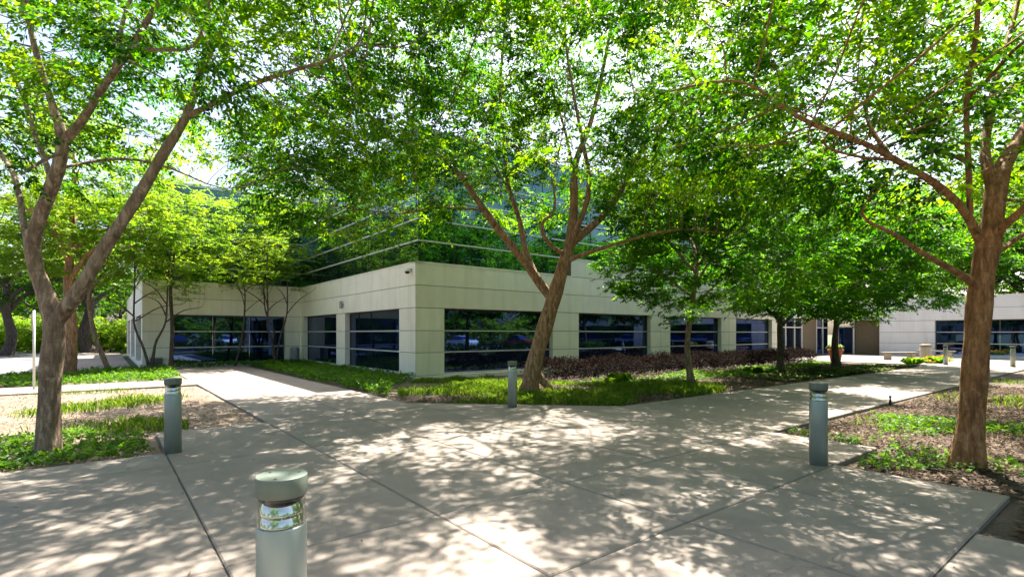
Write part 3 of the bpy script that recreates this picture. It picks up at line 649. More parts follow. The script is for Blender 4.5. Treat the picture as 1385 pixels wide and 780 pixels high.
def gen_tree(name, loc, h, cr, ctr, crz, rng, bark, leafm, nlimb=5, r0=0.1, fork=0.35, natt=600, leaf=0.1, wid=0.05, slen=0.5, K=12, per=2, kill=0.5, step=0.3, label=None, group=None,
             multi=1, lean=(0, 0), zlow=None, tmax=2, tilt=0.25, droop=0.15, rough=0.04, flare=0.3, cat='tree', up=0.05, coff=(0, 0)):
    b = np.array(loc); L = []
    for m in range(multi):
        a = m * 2 * math.pi / max(multi, 1) + rng.uniform(0, 1); off = np.array([math.cos(a), math.sin(a), 0]) * (0.0 if multi == 1 else 0.5)
        hz = h * fork; pts = [(*b, r0)]
        if m > 0 or multi > 1:
            pts.append((*(b + off * 0.35 + [0, 0, hz * 0.4]), r0 * 0.7))
        top = b + off * 1.2 + [lean[0], lean[1], hz]
        mid = (np.array(pts[-1][:3]) + top) / 2 + rng.normal(0, 0.05 * h * 0.3, 3) * [1, 1, 0]
        pts += [(*mid, r0 * 0.8 if multi == 1 else r0 * .6), (*top, r0 * 0.7 if multi == 1 else r0 * .5)]
        t2 = top + off * 0.8 + rng.normal(0, 0.25, 3) * [1, 1, 0] + [0, 0, (h - hz) * 0.4]; t3 = t2 + rng.normal(0, 0.3, 3) * [1, 1, 0] + [0, 0, (h - hz) * 0.35]
        pts += [(*t2, r0 * 0.35), (*t3, r0 * 0.15)]; L.append(pts)
        for k in range(nlimb // multi):
            f = 0.02 + 0.5 * k / max(1, nlimb); s = top + (t2 - top) * f * 2 if f < .5 else t2
            ang = k * 2.4 + m + rng.uniform(-.4, .4); rr = cr * rng.uniform(0.5, 0.75)
            e1 = s + np.array([math.cos(ang) * rr * .45, math.sin(ang) * rr * .45, rr * rng.uniform(.3, .5)]); e2 = s + np.array([math.cos(ang) * rr, math.sin(ang) * rr, rr * rng.uniform(.4, .8)])
            L.append([(*s, r0 * .42), (*e1, r0 * .28), (*e2, r0 * .12)])
    z0 = zlow if zlow is not None else 0
    att = ell_points(natt, b + [lean[0] * 1.2 + coff[0], lean[1] * 1.2 + coff[1], ctr], (cr, cr, crz), rng, 0.5, 5.5 / cr, -0.2, b[2] + z0)
    return build_tree(name, tuple(b), L, att, rng, bark, leafm, K, per, leaf, wid, slen, label, cat, group, step, kill, tmax, tilt, droop, flare, up, rough)

# --- row of maples along the right-hand walkway
rng = np.random.default_rng(5)
a4 = G(935, 516); a5 = G(1055, 501); a6 = G(1131, 493)
MG = 'maples between the hedge and the walkway'
gen_tree('maple_tree', a4, 8.4, 4.3, 5.2, 3.1, rng, M['bark1'], M['maple'], 8, 0.125, 0.30, 1400, 0.125, 0.062, 0.5, 12, 9, 0.42, 0.26, 'slender maple nearest the leaning tree, its low leaves across the windows', MG, coff=(0.4, -0.8), zlow=2.1, tilt=0.16, droop=0.12)
gen_tree('maple_tree', a5, 8.2, 4.7, 5.2, 3.1, rng, M['barkd'], M['maple'], 9, 0.17, 0.24, 1700, 0.14, 0.07, 0.55, 12, 9, 0.45, 0.28, 'dark-trunked maple standing second along the purple hedge', MG, coff=(0.9, -1.1), zlow=1.95, tilt=0.16, droop=0.12)
gen_tree('maple_tree', a6, 8.6, 5.6, 5.4, 3.2, rng, M['barkd'], M['maple'], 9, 0.19, 0.24, 2200, 0.15, 0.075, 0.6, 12, 9, 0.48, 0.3, 'wide maple farthest along the hedge, by the terracotta pot', MG, coff=(0.9, -1.1), zlow=1.95, tilt=0.16, droop=0.12)
gen_tree('shade_tree', (13.8, 11.6, -.05), 10.5, 4.9, 6.9, 3.6, rng, M['bark3'], M['leaf'], 8, 0.2, 0.30, 1500, 0.09, 0.043, 0.5, 14, 6, 0.45, 0.28, 'leafy crown behind the orange-brown tree, its trunk outside the frame at right', zlow=3.3)  # crown fills the leaves at right; tree added here to shade the bed
# --- small light green trees before the left windows
SG = 'small trees before the left wing of the building'
gen_tree('small_tree', W(-7.35, -11.6), 8.4, 3.0, 6.0, 2.8, rng, M['barkd'], M['leaf_light'], 6, 0.085, 0.24, 620, 0.11, 0.055, 0.48, 12, 5, 0.42, 0.26, 'twin-stemmed small tree before the end pier of the left wing', SG, multi=2, zlow=3.4, tilt=0.15, droop=0.1)
gen_tree('small_tree', W(-6.5, -12.2), 9.4, 3.0, 7.0, 3.0, rng, M['barkd'], M['leaf_light'], 6, 0.10, 0.42, 560, 0.11, 0.055, 0.48, 12, 5, 0.42, 0.26, 'straight dark-stemmed small tree at the left end of the wide window', SG, zlow=4.2, tilt=0.15, droop=0.1)
gen_tree('small_tree', W(-3.6, -13.1), 7.0, 2.4, 5.6, 1.9, rng, M['barkd'], M['leaf_light'], 5, 0.06, 0.40, 480, 0.11, 0.055, 0.48, 12, 5, 0.42, 0.26, 'thin crooked small tree before the middle of the wide window', SG, zlow=4.0, lean=(0.5, 0), tilt=0.15, droop=0.1)
gen_tree('small_tree', W(-1.75, -12.6), 9.2, 2.8, 6.6, 2.9, rng, M['barkd'], M['leaf_light'], 6, 0.075, 0.30, 560, 0.11, 0.055, 0.48, 12, 5, 0.42, 0.26, 'many-stemmed small tree in the inner corner of the building', SG, multi=3, zlow=3.6, tilt=0.15, droop=0.1)
gen_tree('small_tree', G(148, 503), 8.2, 3.0, 6.0, 2.4, rng, M['bark1'], M['leaf_light'], 6, 0.11, 0.42, 620, 0.12, 0.06, 0.5, 12, 7, 0.45, 0.28, 'leaning tree by the drive, left of the building end', SG, lean=(-0.9, 0), zlow=3.6, tilt=0.15, droop=0.1)
gen_tree('small_tree', G(93, 507), 10.5, 4.2, 7.2, 3.7, rng, M['bark2'], M['leaf_light'], 7, 0.24, 0.36, 800, 0.12, 0.06, 0.5, 12, 7, 0.45, 0.28, 'thick orange-brown tree behind the forked tree at left', 'trees beyond the left bed', zlow=3.4, tilt=0.15, droop=0.1)
gen_tree('small_tree', G(250, 520), 8.6, 3.1, 6.6, 2.3, rng, M['bark1'], M['leaf_light'], 6, 0.085, 0.46, 620, 0.12, 0.06, 0.5, 12, 6, 0.45, 0.28, 'slim light green tree at the corner of the cross walk and the path', 'trees beyond the left bed', zlow=4.4, tilt=0.15, droop=0.1) if False else None
# --- background trees: two kinds, copied
rng = np.random.default_rng(21)
pa = gen_tree('broad_tree', (0, 0, 0), 12, 5.6, 7.4, 4.6, rng, M['barkd'], M['leaf_dark'], 8, 0.42, 0.26, 700, 0.24, 0.13, 0.8, 12, 5, 0.8, 0.5, 'x', 'background trees', zlow=3.2, tilt=0.3)
pb = gen_tree('broad_tree', (0, 0, 0), 9, 4.6, 5.8, 3.6, rng, M['barkd'], M['leaf'], 8, 0.26, 0.24, 620, 0.22, 0.12, 0.75, 12, 5, 0.75, 0.45, 'x', 'background trees', zlow=2.6, tilt=0.3)
pc = gen_tree('round_shrub', (0, 0, 0), 2.6, 1.7, 1.35, 1.25, rng, M['barkd'], M['leaf_light'], 5, 0.05, 0.2, 420, 0.13, 0.07, 0.4, 12, 4, 0.3, 0.2, 'x', 'shrubs beyond the road', zlow=0.05, tilt=0.4, cat='shrub')
used = set()
def stand(proto, loc, s, rz, label, group):
    o = proto if proto.name not in used else copy_tree(proto); used.add(proto.name)
    o.location = (loc[0], loc[1], -0.05); o.rotation_euler = (0, 0, rz); o.scale = (s, s, s * random.uniform(.92, 1.1)); o['label'] = label; o['group'] = group; return o
spec = [  # proto, (u, distance), scale, label
  (pa, (8, 40), 1.0, 'dark wide-trunked tree on the road verge at the left edge'),
  (pa, (122, 46), 1.25, 'massive dark conifer-like tree with flared trunk beyond the drive'),
  (pb, (60, 58), 1.1, 'round tree between the two dark trees beyond the road'),
  (pb, (165, 62), 1.0, 'bright green tree beyond the drive beside the building end'),
]
for pr, (u, d), s, lab in spec: stand(pr, ((u - CX) / F * d, d), s, random.uniform(0, 6), lab, 'trees beyond the road')
for k, (u, d) in enumerate(((-60, 52), (-160, 44), (-10, 75), (95, 78), (200, 80), (140, 95), (260, 70), (320, 75), (30, 100), (-90, 90), (-260, 60))):
    stand(pa if k % 2 else pb, ((u - CX) / F * d, d), 1.15 + 0.2 * (k % 3), k * 1.3, 'dense tree in the leafy belt far beyond the road', 'far tree belt')
for k, (p_, q_) in enumerate(((57, 6), (56, -3), (57, 12), (59, 18), (57, 26), (64, 9), (54, -12), (40, -22), (66, 17), (63, -4), (60, 34))):
    stand(pb if k % 2 else pa, W(p_, q_), (1.75 if k % 2 else 1.45) + 0.12 * (k % 3), k * 1.9, 'tall tree standing behind the right wing roof', 'trees behind the right wing')
for k, (p_, q_) in enumerate(((-30, 50), (-20, 52), (-10, 49), (0, 52), (10, 50), (20, 53), (30, 50), (40, 52), (52, 49), (62, 51), (-42, 48), (-44, 34), (-40, 18), (-45, 4), (14, 22), (24, 20), (34, 23.5))):
    stand(pb if k % 3 else pa, W(p_, q_), 1.0 + 0.1 * (k % 4), k * 2.3, 'tree across the parking lot, seen mirrored in the windows', 'trees around the parking lot')
for k, (p_, q_) in enumerate(((-15.5, 19.5), (2.5, 20.5))):  # out of view, added for their shade on the near paving
    stand(pb, W(p_, q_), 0.95, k * 2.0 + 1, 'unseen tree added behind the viewer to shade the near paving', 'trees around the parking lot')
for k in range(26):
    u = -40 + k * 10.5; d = 47 + 9 * ((k * 7) % 5) / 5
    stand(pc, ((u - CX) / F * d, d), 1.0 + 0.3 * ((k * 3) % 4) / 3, k * 1.1, 'rounded sunlit shrub in the row beyond the road', 'shrubs beyond the road')

for k in range(24):
    stand(pc, W(-34 + k * 4.1, 47.5 + (k % 3) * .6), 1.5 + 0.3 * (k % 3), k * 1.7, 'rounded shrub along the far side of the lot, mirrored in the windows', 'shrubs along the parking lot')

# ------------------------------------------------------------------ planting (stuff, hedge, clumps)
rng = np.random.default_rng(3)
def in_poly(P, poly):
    x, y = P[:, 0], P[:, 1]; ins = np.zeros(len(P), bool); n = len(poly)
    for i in range(n):
        (x0, y0), (x1, y1) = poly[i], poly[(i + 1) % n]
        c = ((y0 > y) != (y1 > y)) & (x < (x1 - x0) * (y - y0) / (y1 - y0 + 1e-12) + x0); ins ^= c
    return ins
def scatter(poly, dens, patch=None, edge=0.0):
    a = np.array(poly); lo, hi = a.min(0), a.max(0); n = int(dens * (hi - lo).prod())
    P = rng.uniform(lo, hi, (n, 2)); P = P[in_poly(P, poly)]
    if patch:
        k, cut, ph = patch; Q3 = np.column_stack([P, np.zeros(len(P))]); P = P[lump(Q3, k, ph) + rng.normal(0, .15, len(P)) > cut]
    return P
def leaf_patch(name, polys, dens, height, leaf, wid, mat, patch=None, label=None, lift=0.0):
    Vs, Fs, hs, k = [], [], [], 0
    for poly in polys:
        P = scatter(poly, dens, patch); n = len(P)
        lum = 0.5 + 0.5 * lump(np.column_stack([P, np.zeros(n)]), 2.6, [0, 1, 2, 3, 4, 5]); hgt = height * (0.35 + 0.65 * lum)
        z = -0.06 + hgt * rng.uniform(0.1, 1, n) ** 0.6 + lift
        P3 = np.column_stack([P[:, 0], -P[:, 1], z]); D = rng.normal(0, 1, (n, 3)); D[:, 2] = np.abs(D[:, 2]) * 0.5
        D /= np.linalg.norm(D, axis=1)[:, None]
        V, Fq, h = sprays(P3, D, 5, leaf, wid, leaf * 1.6, rng, 0.45, 0.1, 0.25 * (lum - .5))
        Vs.append(V); Fs.append(Fq + k); hs.append(h); k += len(V)
    o = put(link_mesh(name, np_mesh(name, np.vstack(Vs), np.vstack(Fs), np.concatenate(hs)), mat)); tag(o, label, None, None, 'stuff'); return o
def grass(name, polys, dens, height, mat, patch=None, label=None):
    Vs, hs = [], []
    for poly in polys:
        P = scatter(poly, dens, patch); n = len(P); a = rng.uniform(0, 6.28, n); h = height * rng.uniform(.45, 1.2, n)
        lean = rng.normal(0, .45, (n, 2)) * h[:, None]; w = rng.uniform(.006, .014, n) * (height / .1) ** .5; h = h * (0.55 + 0.75 * np.clip(.5 + .6 * lump(np.column_stack([P, np.zeros(n)]), 5.0, [1, 4, 2, 0, 3, 5]), 0, 1)); lean = lean * 1.2
        B = np.column_stack([P[:, 0], -P[:, 1], np.full(n, -0.07)]); S = np.column_stack([np.cos(a) * w, np.sin(a) * w, np.zeros(n)])
        Mid = B + np.column_stack([lean * .35, h * .6 + .03]); T = B + np.column_stack([lean, h + .03])
        Vs.append(np.stack([B - S, B + S, Mid + S * .7, T, Mid - S * .7], 1).reshape(-1, 3)); hs.append(np.clip(rng.normal(.48, .3, n), 0, 1))
    V = np.vstack(Vs); o = put(link_mesh(name, np_mesh(name, V, np.arange(len(V)).reshape(-1, 5), np.concatenate(hs)), mat)); tag(o, label, None, None, 'stuff'); return o
CV = 'dense low leafy ground cover'
leaf_patch('ground_cover', [[(-2.95, 4.2), (-2.95, -12.6), (-0.1, -13.6), (-0.1, 0.2), (-1.6, 1.2)], [(-6.3, -12.9), (-3.0, -12.9), (-0.2, -13.9), (-6.3, -13.9)]], 150, 0.40, 0.085, 0.045, M['cover'], None, CV + ' along the left wing')
leaf_patch('ground_cover', [[(-6.7, -5.6), (-12.6, -5.5), (-11.6, -10.2), (-6.7, -13.0)]], 130, 0.36, 0.085, 0.045, M['cover'], None, CV + ' between the cross walk and the drive')
leaf_patch('ground_cover', [[(-8.5, 6.6), (-8.5, 8.15), (-16, 8.15), (-16, 5.4), (-9.6, 5.3)]], 260, 0.22, 0.06, 0.034, M['cover'], (1.3, -0.35, [0, 1, 2, 3, 4, 5]), CV + ' around the forked left tree')
leaf_patch('ground_cover', [[(4.2, 4.2), (24, 4.2), (24, 5.6), (12, 6.6), (4.6, 6.2)]], 70, 0.2, 0.08, 0.04, M['cover'], (1.1, -0.1, [4, 1, 0, 3, 2, 5]), CV + ' between the hedge and the maples')
leaf_patch('ground_cover', [[(-1.4, 14.6), (0.15, 14.6), (3.5, 13.3), (6, 16), (3, 19), (-1.4, 17.5)], [(0.1, 13.1), (2.5, 13.05), (1.2, 14.3), (0.1, 14.3)]], 200, 0.17, 0.055, 0.03, M['cover'], (1.7, 0.02, [2, 1, 0, 3, 4, 5]), CV + ' around the right tree')
grass('grass', [[(-2.9, 4.6), (-1.4, 1.4), (-0.1, 0.3), (3.2, 0.3), (3.2, 4), (4.5, 5.5), (7.0, 6.5), (7.0, 9.05), (0.6, 9.0)]], 720, 0.15, M['grass'], (1.5, -0.30, [1, 2, 3, 4, 5, 0]), 'lawn grass around the leaning tree')
grass('grass', [[(-2.95, 4.4), (-3.0, 5.4), (0.4, 8.9), (1.2, 8.4)]], 800, 0.11, M['grass'], (1.8, -0.35, [3, 2, 1, 0, 5, 4]), 'thin grass along the paving edge')
grass('grass', [[(2, 13.2), (30, 13.2), (30, 20), (4, 20)]], 120, 0.12, M['grass'], (0.9, 0.3, [5, 4, 3, 2, 1, 0]), 'patchy grass in the right bed')
grass('grass', [[(-6.8, -2.6), (-7.8, 6.2), (-20, 4.5), (-20, -2.6)]], 420, 0.11, M['grass'], (1.25, 0.60, [0, 5, 1, 4, 2, 3]), 'grass tufts in the left mulch')
grass('grass', [[(-40, -13), (-70, -13), (-70, -70), (-13, -75), (-12, -62), (-60, -62)]], 30, 0.3, M['grass'], None, 'verge grass beyond the road')
def litter(name, polys, dens, size, label, z=-0.035, patch=None, mat='litter'):
    Vs, hs = [], []
    for poly in polys:
        P = scatter(poly, dens, patch); n = len(P); a = rng.uniform(0, 6.28, n); l = size * rng.uniform(.4, 1.5, n); w = l * rng.uniform(.15, .45, n)
        d = np.column_stack([np.cos(a), np.sin(a), rng.normal(0, .25, n)]); s = np.column_stack([-np.sin(a), np.cos(a), rng.normal(0, .25, n)])
        c = np.column_stack([P[:, 0], -P[:, 1], z + 0.02 * np.array([undul(x, y) for x, y in P]) + rng.uniform(0, .02, n)]) if z < 0 else np.column_stack([P[:, 0], -P[:, 1], np.full(n, z + .004)])
        Vs.append(np.stack([c - d * l[:, None], c - s * w[:, None], c + d * l[:, None], c + s * w[:, None]], 1).reshape(-1, 3)); hs.append(rng.uniform(0, 1, n))
    V = np.vstack(Vs); o = put(link_mesh(name, np_mesh(name, V, np.arange(len(V)).reshape(-1, 4), np.concatenate(hs)), M[mat])); tag(o, label, None, None, 'stuff')
litter('bark_chips', [[(-1.5, 14.6), (0.1, 14.6), (0.1, 13), (14, 13), (14, 19), (-1.5, 19), (-3, 19), (-3, 16.3), (-1.5, 16.2)]], 620, 0.042, 'bark chips and dry litter in the right bed')
litter('bark_chips', [[(-6.7, -2.7), (-6.7, 6.3), (-8.4, 6.4), (-8.4, 8.2), (-16, 8.2), (-16, -2.7)]], 330, 0.03, 'sunlit-toned bark chips and dry litter in the left bed', mat='litter_sunlit')
litter('bark_chips', [[(-2.9, 4.6), (-3.0, 5.6), (0.5, 9.1), (24, 9.1), (24, 3.5), (3, 3.5)]], 420, 0.042, 'bark chips and dry litter in the middle bed')
litter('fallen_leaves', [[(-10, 9), (-8, 6.6), (-5, -2), (-3.3, -2), (-3, 6), (0, 9.3), (20, 9.4), (20, 12.8), (0, 12.8), (-3, 16), (-3, 20), (-12, 20)]], 2.2, 0.016, 'tiny dry leaves scattered on the paving', 0.001)

# purple hedge: solid twig core + leaf skin
hd = empty('hedge', W(3.3, 3.0), ANG, 'long low dark purple hedge under the right-hand windows', 'hedge')
bm = bmesh.new(); rngp = random.Random(4)
for i in range(44):
    x = 0.25 + i * 0.5
    for j in range(5):
        bx, by = x + rngp.uniform(-.2, .2), rngp.uniform(-.55, .55)
        tube(bm, [(bx, by * .6, -.05), (bx + rngp.uniform(-.1, .1), by, .35), (bx + rngp.uniform(-.2, .2), by * 1.05, .52)], [.014, .010, .004], 4)
tag(from_bm('stem', bm, M['barkd'], hd), kind='stuff')
n = 15000; X = rng.uniform(0, 22.2, n); th = rng.uniform(0, np.pi, n); rr = 0.55 + 0.45 * rng.uniform(0, 1, n) ** .6
wob = 1 + 0.13 * np.sin(X * 1.9) + 0.09 * np.sin(X * 4.3 + 1)
P3 = np.column_stack([X, np.cos(th) * 0.8 * rr * wob, np.maximum(.02, np.abs(np.sin(th)) ** .6 * 0.68 * rr * wob)])
D = np.column_stack([rng.normal(0, .6, n), np.cos(th), np.sin(th) + .2]); D /= np.linalg.norm(D, axis=1)[:, None]
V, Fq, h = sprays(P3, D, 6, 0.055, 0.032, 0.14, rng, 0.6, 0.05)
link_mesh('foliage', np_mesh('foliage', V, Fq, h), M['purple'], hd)

n = 9000; X = rng.uniform(-30, 60, n)
P3 = np.column_stack([X, -23.7 + rng.normal(0, .45, n), np.clip(rng.uniform(0.05, 0.62, n) * (1 + .15 * np.sin(X * 1.3)), .03, 1.6)]); D = rng.normal(0, 1, (n, 3)); D[:, 2] = abs(D[:, 2]); D /= np.linalg.norm(D, axis=1)[:, None]
V, Fq, h = sprays(P3, D, 8, 0.13, 0.075, 0.32, rng, 0.6, 0.05)
lh = put(empty('hedge', label='clipped dark green hedge along the parking lot, mirrored in the windows', cat='hedge')); link_mesh('foliage', np_mesh('foliage', V, Fq, h), M['leaf_dark'], lh)
# pale clumps in rows on the mulch, and strappy clumps
def clump_mesh(nl, hgt, rad, w):
    Vs = []
    for i in range(nl):
        a = rng.uniform(0, 6.28); b = np.array([rng.normal(0, rad * .25), rng.normal(0, rad * .25), 0]); d = np.array([math.cos(a), math.sin(a), 0]); s = np.array([-d[1], d[0], 0]) * w; l = rng.uniform(.6, 1.15)
        m = b + d * rad * .55 * l + [0, 0, hgt * l]; t = b + d * rad * 1.1 * l + [0, 0, hgt * l * rng.uniform(.35, .85)]
        Vs.append(np.array([b - s * .6, b + s * .6, m + s, t, m - s]))
    V = np.vstack(Vs); return np_mesh('clump', V, np.arange(len(V)).reshape(-1, 5), np.clip(rng.normal(.5, .3, nl), 0, 1))
cms = [clump_mesh(60, .13, .26, .020) for _ in range(3)]
for m_ in cms: m_.materials.append(M['pale'])
ci = 0
for r_, q_ in enumerate((7.2, 7.75, 8.3, 8.8)):
    for k in range(15):
        p_ = 10.2 + k * 0.92 + 0.4 * (r_ % 2) + random.uniform(-.12, .12)
        o = bpy.data.objects.new('low_plant', cms[ci % 3]); COL.objects.link(o); ci += 1
        w = W(p_, q_ + random.uniform(-.12, .12), -0.05); o.location = w; o.rotation_euler = (0, 0, random.uniform(0, 6)); s = random.uniform(.7, 1.1); o.scale = (s, s, s)
        tag(o, 'low pale green plant set in rows on the mulch beside the walkway', 'plant', 'pale plants in the mulch')
sm = [clump_mesh(90, .34, .32, .012) for _ in range(2)]
for m_ in sm: m_.materials.append(M['cover'])
for k, (p_, q_, s, lab) in enumerate(((5.3, 5.2, 1.0, 'strappy green clump in the grass right of the leaning tree'), (4.5, 5.5, .7, 'smaller strappy clump close to the leaning tree'), (12.8, 6.2, .9, 'strappy clump between the first two maples'), (26.3, 8.3, 1.1, 'leafy clump nearest the pot beside the flower bed'), (28.2, 8.9, 1.2, 'leafy clump between the bench and the orange flowers'))):
    o = bpy.data.objects.new('leafy_plant', sm[k % 2]); COL.objects.link(o); o.location = W(p_, q_, -.05); o.scale = (s, s, s); tag(o, lab, 'plant', 'strappy green clumps')
leaf_patch('flower_bed', [[(27.2, 9.0), (31.8, 9.0), (31.8, 8.0), (27.2, 8.0)], [(32.0, 15.2), (34.5, 15.2), (34.5, 14.2), (32.0, 14.2)]], 90, 0.34, 0.08, 0.05, M['cover'], None, 'green leaves of the flower bed by the entrance')
leaf_patch('flowers', [[(27.4, 9.0), (31.8, 9.0), (31.8, 8.1), (27.4, 8.1)], [(32.0, 15.2), (34.5, 15.2), (34.5, 14.2), (32.0, 14.2)]], 26, 0.25, 0.09, 0.08, M['flower'], None, 'orange and yellow flowers by the entrance', 0.16)

# ------------------------------------------------------------------ bollards
BG = 'bollard lights along the walkways'
def make_bollard(label):
    t = empty('bollard_light', (0, 0, 0), 0, label, 'bollard', BG)
    bm = bmesh.new(); lathe(bm, [(.106, -.05), (.106, .822), (.103, .828), (.094, .828)], 48); from_bm('post', bm, M['sage'], t)
    bm = bmesh.new(); lathe(bm, [(.100, .830), (.100, .960)], 40, 0, (0, 0), False); from_bm('lens', bm, M['lens'], t)
    bm = bmesh.new()
    for k in range(2): lathe(bm, [(.02, .83 + k * .052), (.0965, .831 + k * .052), (.0965, .834 + k * .052), (.080, .878 + k * .052), (.072, .882 + k * .052), (.02, .882 + k * .052)], 40)
    from_bm('reflector', bm, M['chrome'], t)
    bm = bmesh.new(); lathe(bm, [(.096, .944), (.0985, .960), (.04, .962)], 40); from_bm('gasket', bm, M['black'], t)
    bm = bmesh.new(); lathe(bm, [(.098, .962), (.1085, .962), (.109, .964), (.109, 1.043), (.1075, 1.0465), (.105, 1.0475)], 48)
    c = from_bm('cap', bm, M['sagecap'], t)
    bm = bmesh.new()
    for k in range(3): a = k * 2.094 + .6; lathe(bm, [(.0065, 1.046), (.0065, 1.049), (.004, 1.0495)], 10, 0, (.075 * math.cos(a), .075 * math.sin(a)))
    from_bm('screw', bm, M['black'], c); return t
locs = [(PT(381, 640, 2.33), 'sage green bollard light nearest the viewer, cut off by the frame'),
        (G(234, 611), 'sage green bollard light at the corner of the left bed'),
        (G(1107, 627.5), 'sage green bollard light at the corner of the right bed'),
        (G(693, 550), 'sage green bollard light in front of the leaning tree'),
        (G(1279, 493), 'small far bollard light by the orange flowers'),
        (G(1370, 496), 'small far bollard light at the right edge')]
b0 = make_bollard(locs[0][1])
for i, (l, lab) in enumerate(locs):
    o = b0 if i == 0 else copy_tree(b0); o.location = (l.x, l.y, 0); o['label'] = lab; o.rotation_euler = (0, 0, i * 1.3)

# ------------------------------------------------------------------ small things
def wallpt(p, q, z): return W(p, q, z)
t = empty('security_camera', W(-0.06, -0.35, 3.98), ANG, 'small white dome camera high on the building corner', 'camera')
bm = bmesh.new(); lathe(bm, [(.03, .10), (.10, .09), (.115, .03), (.105, 0)], 24, 0, (-.10, 0)); box(bm, -.1, .055, -.05, .05, .05, .12, 0, .01); from_bm('housing', bm, M['white'], t, True)
bm = bmesh.new(); lathe(bm, [(.096, 0.0), (.088, -.045), (.055, -.08), (.004, -.092)], 24, 0, (-.10, 0)); from_bm('dome', bm, M['black'], t, True)
t = empty('wall_light', W(-0.05, -7.3, 3.05), ANG, 'small dark wall light between the two left-wing windows', 'lamp')
bm = bmesh.new(); lathe(bm, [(.07, .17), (.075, .15), (.075, -.15), (.07, -.17)], 20, 0, (-.07, 0)); box(bm, -.05, .05, -.05, .05, -.06, .06); from_bm('body', bm, M['grey'], t)
t = empty('vent_box', W(-6.95, -13.95, 0.0), ANG, 'grey louvred box low on the end pier of the left wing', 'vent')
bm = bmesh.new(); box(bm, -.28, .28, -.05, .14, .05, .5, 0, .01); from_bm('body', bm, M['grey'], t)
bm = bmesh.new()
for k in range(6): box(bm, -.24, .24, -.075, -.051, .1 + k * .06, .135 + k * .06)
from_bm('louvre', bm, M['frame'], t)
t = empty('waste_bin', W(-0.55, -13.3, 0), ANG, 'grey cylindrical bin in the inner corner of the building', 'bin')
bm = bmesh.new(); lathe(bm, [(.20, -.05), (.22, 0), (.235, .78), (.24, .80)], 28); from_bm('body', bm, M['grey'], t, False)
bm = bmesh.new(); lathe(bm, [(.245, .80), (.245, .85), (.16, .93), (.10, .93)], 28); from_bm('lid', bm, M['sage'], t, False)
l = G(1252, 486); t = empty('waste_bin', (l.x, l.y, 0), 0, 'round exposed-aggregate bin before the wing wall', 'bin')
bm = bmesh.new(); lathe(bm, [(.28, 0), (.31, .03), (.31, .82), (.29, .85)], 32); from_bm('body', bm, M['stone'], t)
bm = bmesh.new(); lathe(bm, [(.32, .85), (.325, .90), (.30, .97), (.15, 1.0), (.13, .96)], 32); from_bm('lid', bm, M['tan'], t)
# planter pot
l = W(25.9, 4.6); t = empty('planter_pot', (l.x, l.y, 0), 0, 'round terracotta pot beside the farthest maple', 'pot')
bm = bmesh.new(); lathe(bm, [(.24, -.02), (.27, 0), (.36, .58), (.41, .60), (.42, .74), (.36, .74), (.34, .64), (.02, .63)], 32); from_bm('bowl', bm, M['terracotta'], t)
me = clump_mesh(70, .4, .38, .02); o = link_mesh('plant', me, M['pale'], t); o.location = (0, 0, .62)
# benches by the flower bed
def bench(l, rz, lab):
    t = empty('bench', (l.x, l.y, 0), rz, lab, 'bench', 'pale slab benches by the entrance')
    bm = bmesh.new(); box(bm, -1.1, 1.1, -.24, .24, .40, .50, 0, .015); from_bm('seat', bm, M['concrete'], t)
    for s in (-.8, .8):
        bm = bmesh.new(); box(bm, s - .12, s + .12, -.2, .2, 0, .398, 0, .01); from_bm('leg', bm, M['stone'], t)
bench(W(31.2, 6.4), ANG - .6, 'long pale slab bench behind the orange flowers')
bench(W(36.9, 7.0), ANG + 1.57, 'pale slab bench close to the wing wall')
# white handrail at far right
t = empty('handrail', W(37.4, 12.2), ANG, 'white tube handrail before the wing window', 'handrail')
bm = bmesh.new(); tube(bm, [(0, 0, 0), (0, 0, .80), (0, -.06, .90), (0, -.15, .92), (0, -3.85, .92), (0, -3.94, .90), (0, -4, .80), (0, -4, 0)], .028, 8); from_bm('rail', bm, M['white'], t)
bm = bmesh.new(); tube(bm, [(0, -2, 0), (0, -2, .91)], .024, 8); from_bm('post', bm, M['white'], t)
# sign post, edge-on, at left
l = G(46, 526); t = empty('sign_post', (l.x, l.y, 0), 0, 'thin pale post with an edge-on sign by the road', 'sign')
bm = bmesh.new(); tube(bm, [(0, 0, -.1), (0, 0, 2.38)], .032, 8); from_bm('post', bm, M['mullion'], t)
bm = bmesh.new(); box(bm, -.055, -.04, -.05, .28, 1.75, 2.30, 0, .003); p_ = from_bm('sign_plate', bm, M['grey'], t); p_.rotation_euler = (0, 0, .55)
l = G(99, 484); t = empty('lamp_post', (l.x, l.y, 0), 0, 'white lamp post beyond the drive behind the forked tree', 'lamp post')
bm = bmesh.new(); lathe(bm, [(.18, -.1), (.18, .5), (.08, .52), (.06, 4.6)], 16); from_bm('post', bm, M['white'], t)
bm = bmesh.new(); lathe(bm, [(.1, 4.6), (.26, 4.7), (.26, 4.85), (.1, 4.95)], 16); from_bm('lamp_head', bm, M['white'], t)
l = G(1204, 545); t = empty('sprinkler', (l.x, l.y, -.06), 0, 'small black sprinkler riser at the edge of the right walkway', 'sprinkler')
bm = bmesh.new(); lathe(bm, [(.028, 0), (.028, .13), (.018, .14), (.018, .2), (.03, .205), (.03, .24)], 12); from_bm('riser', bm, M['black'], t)
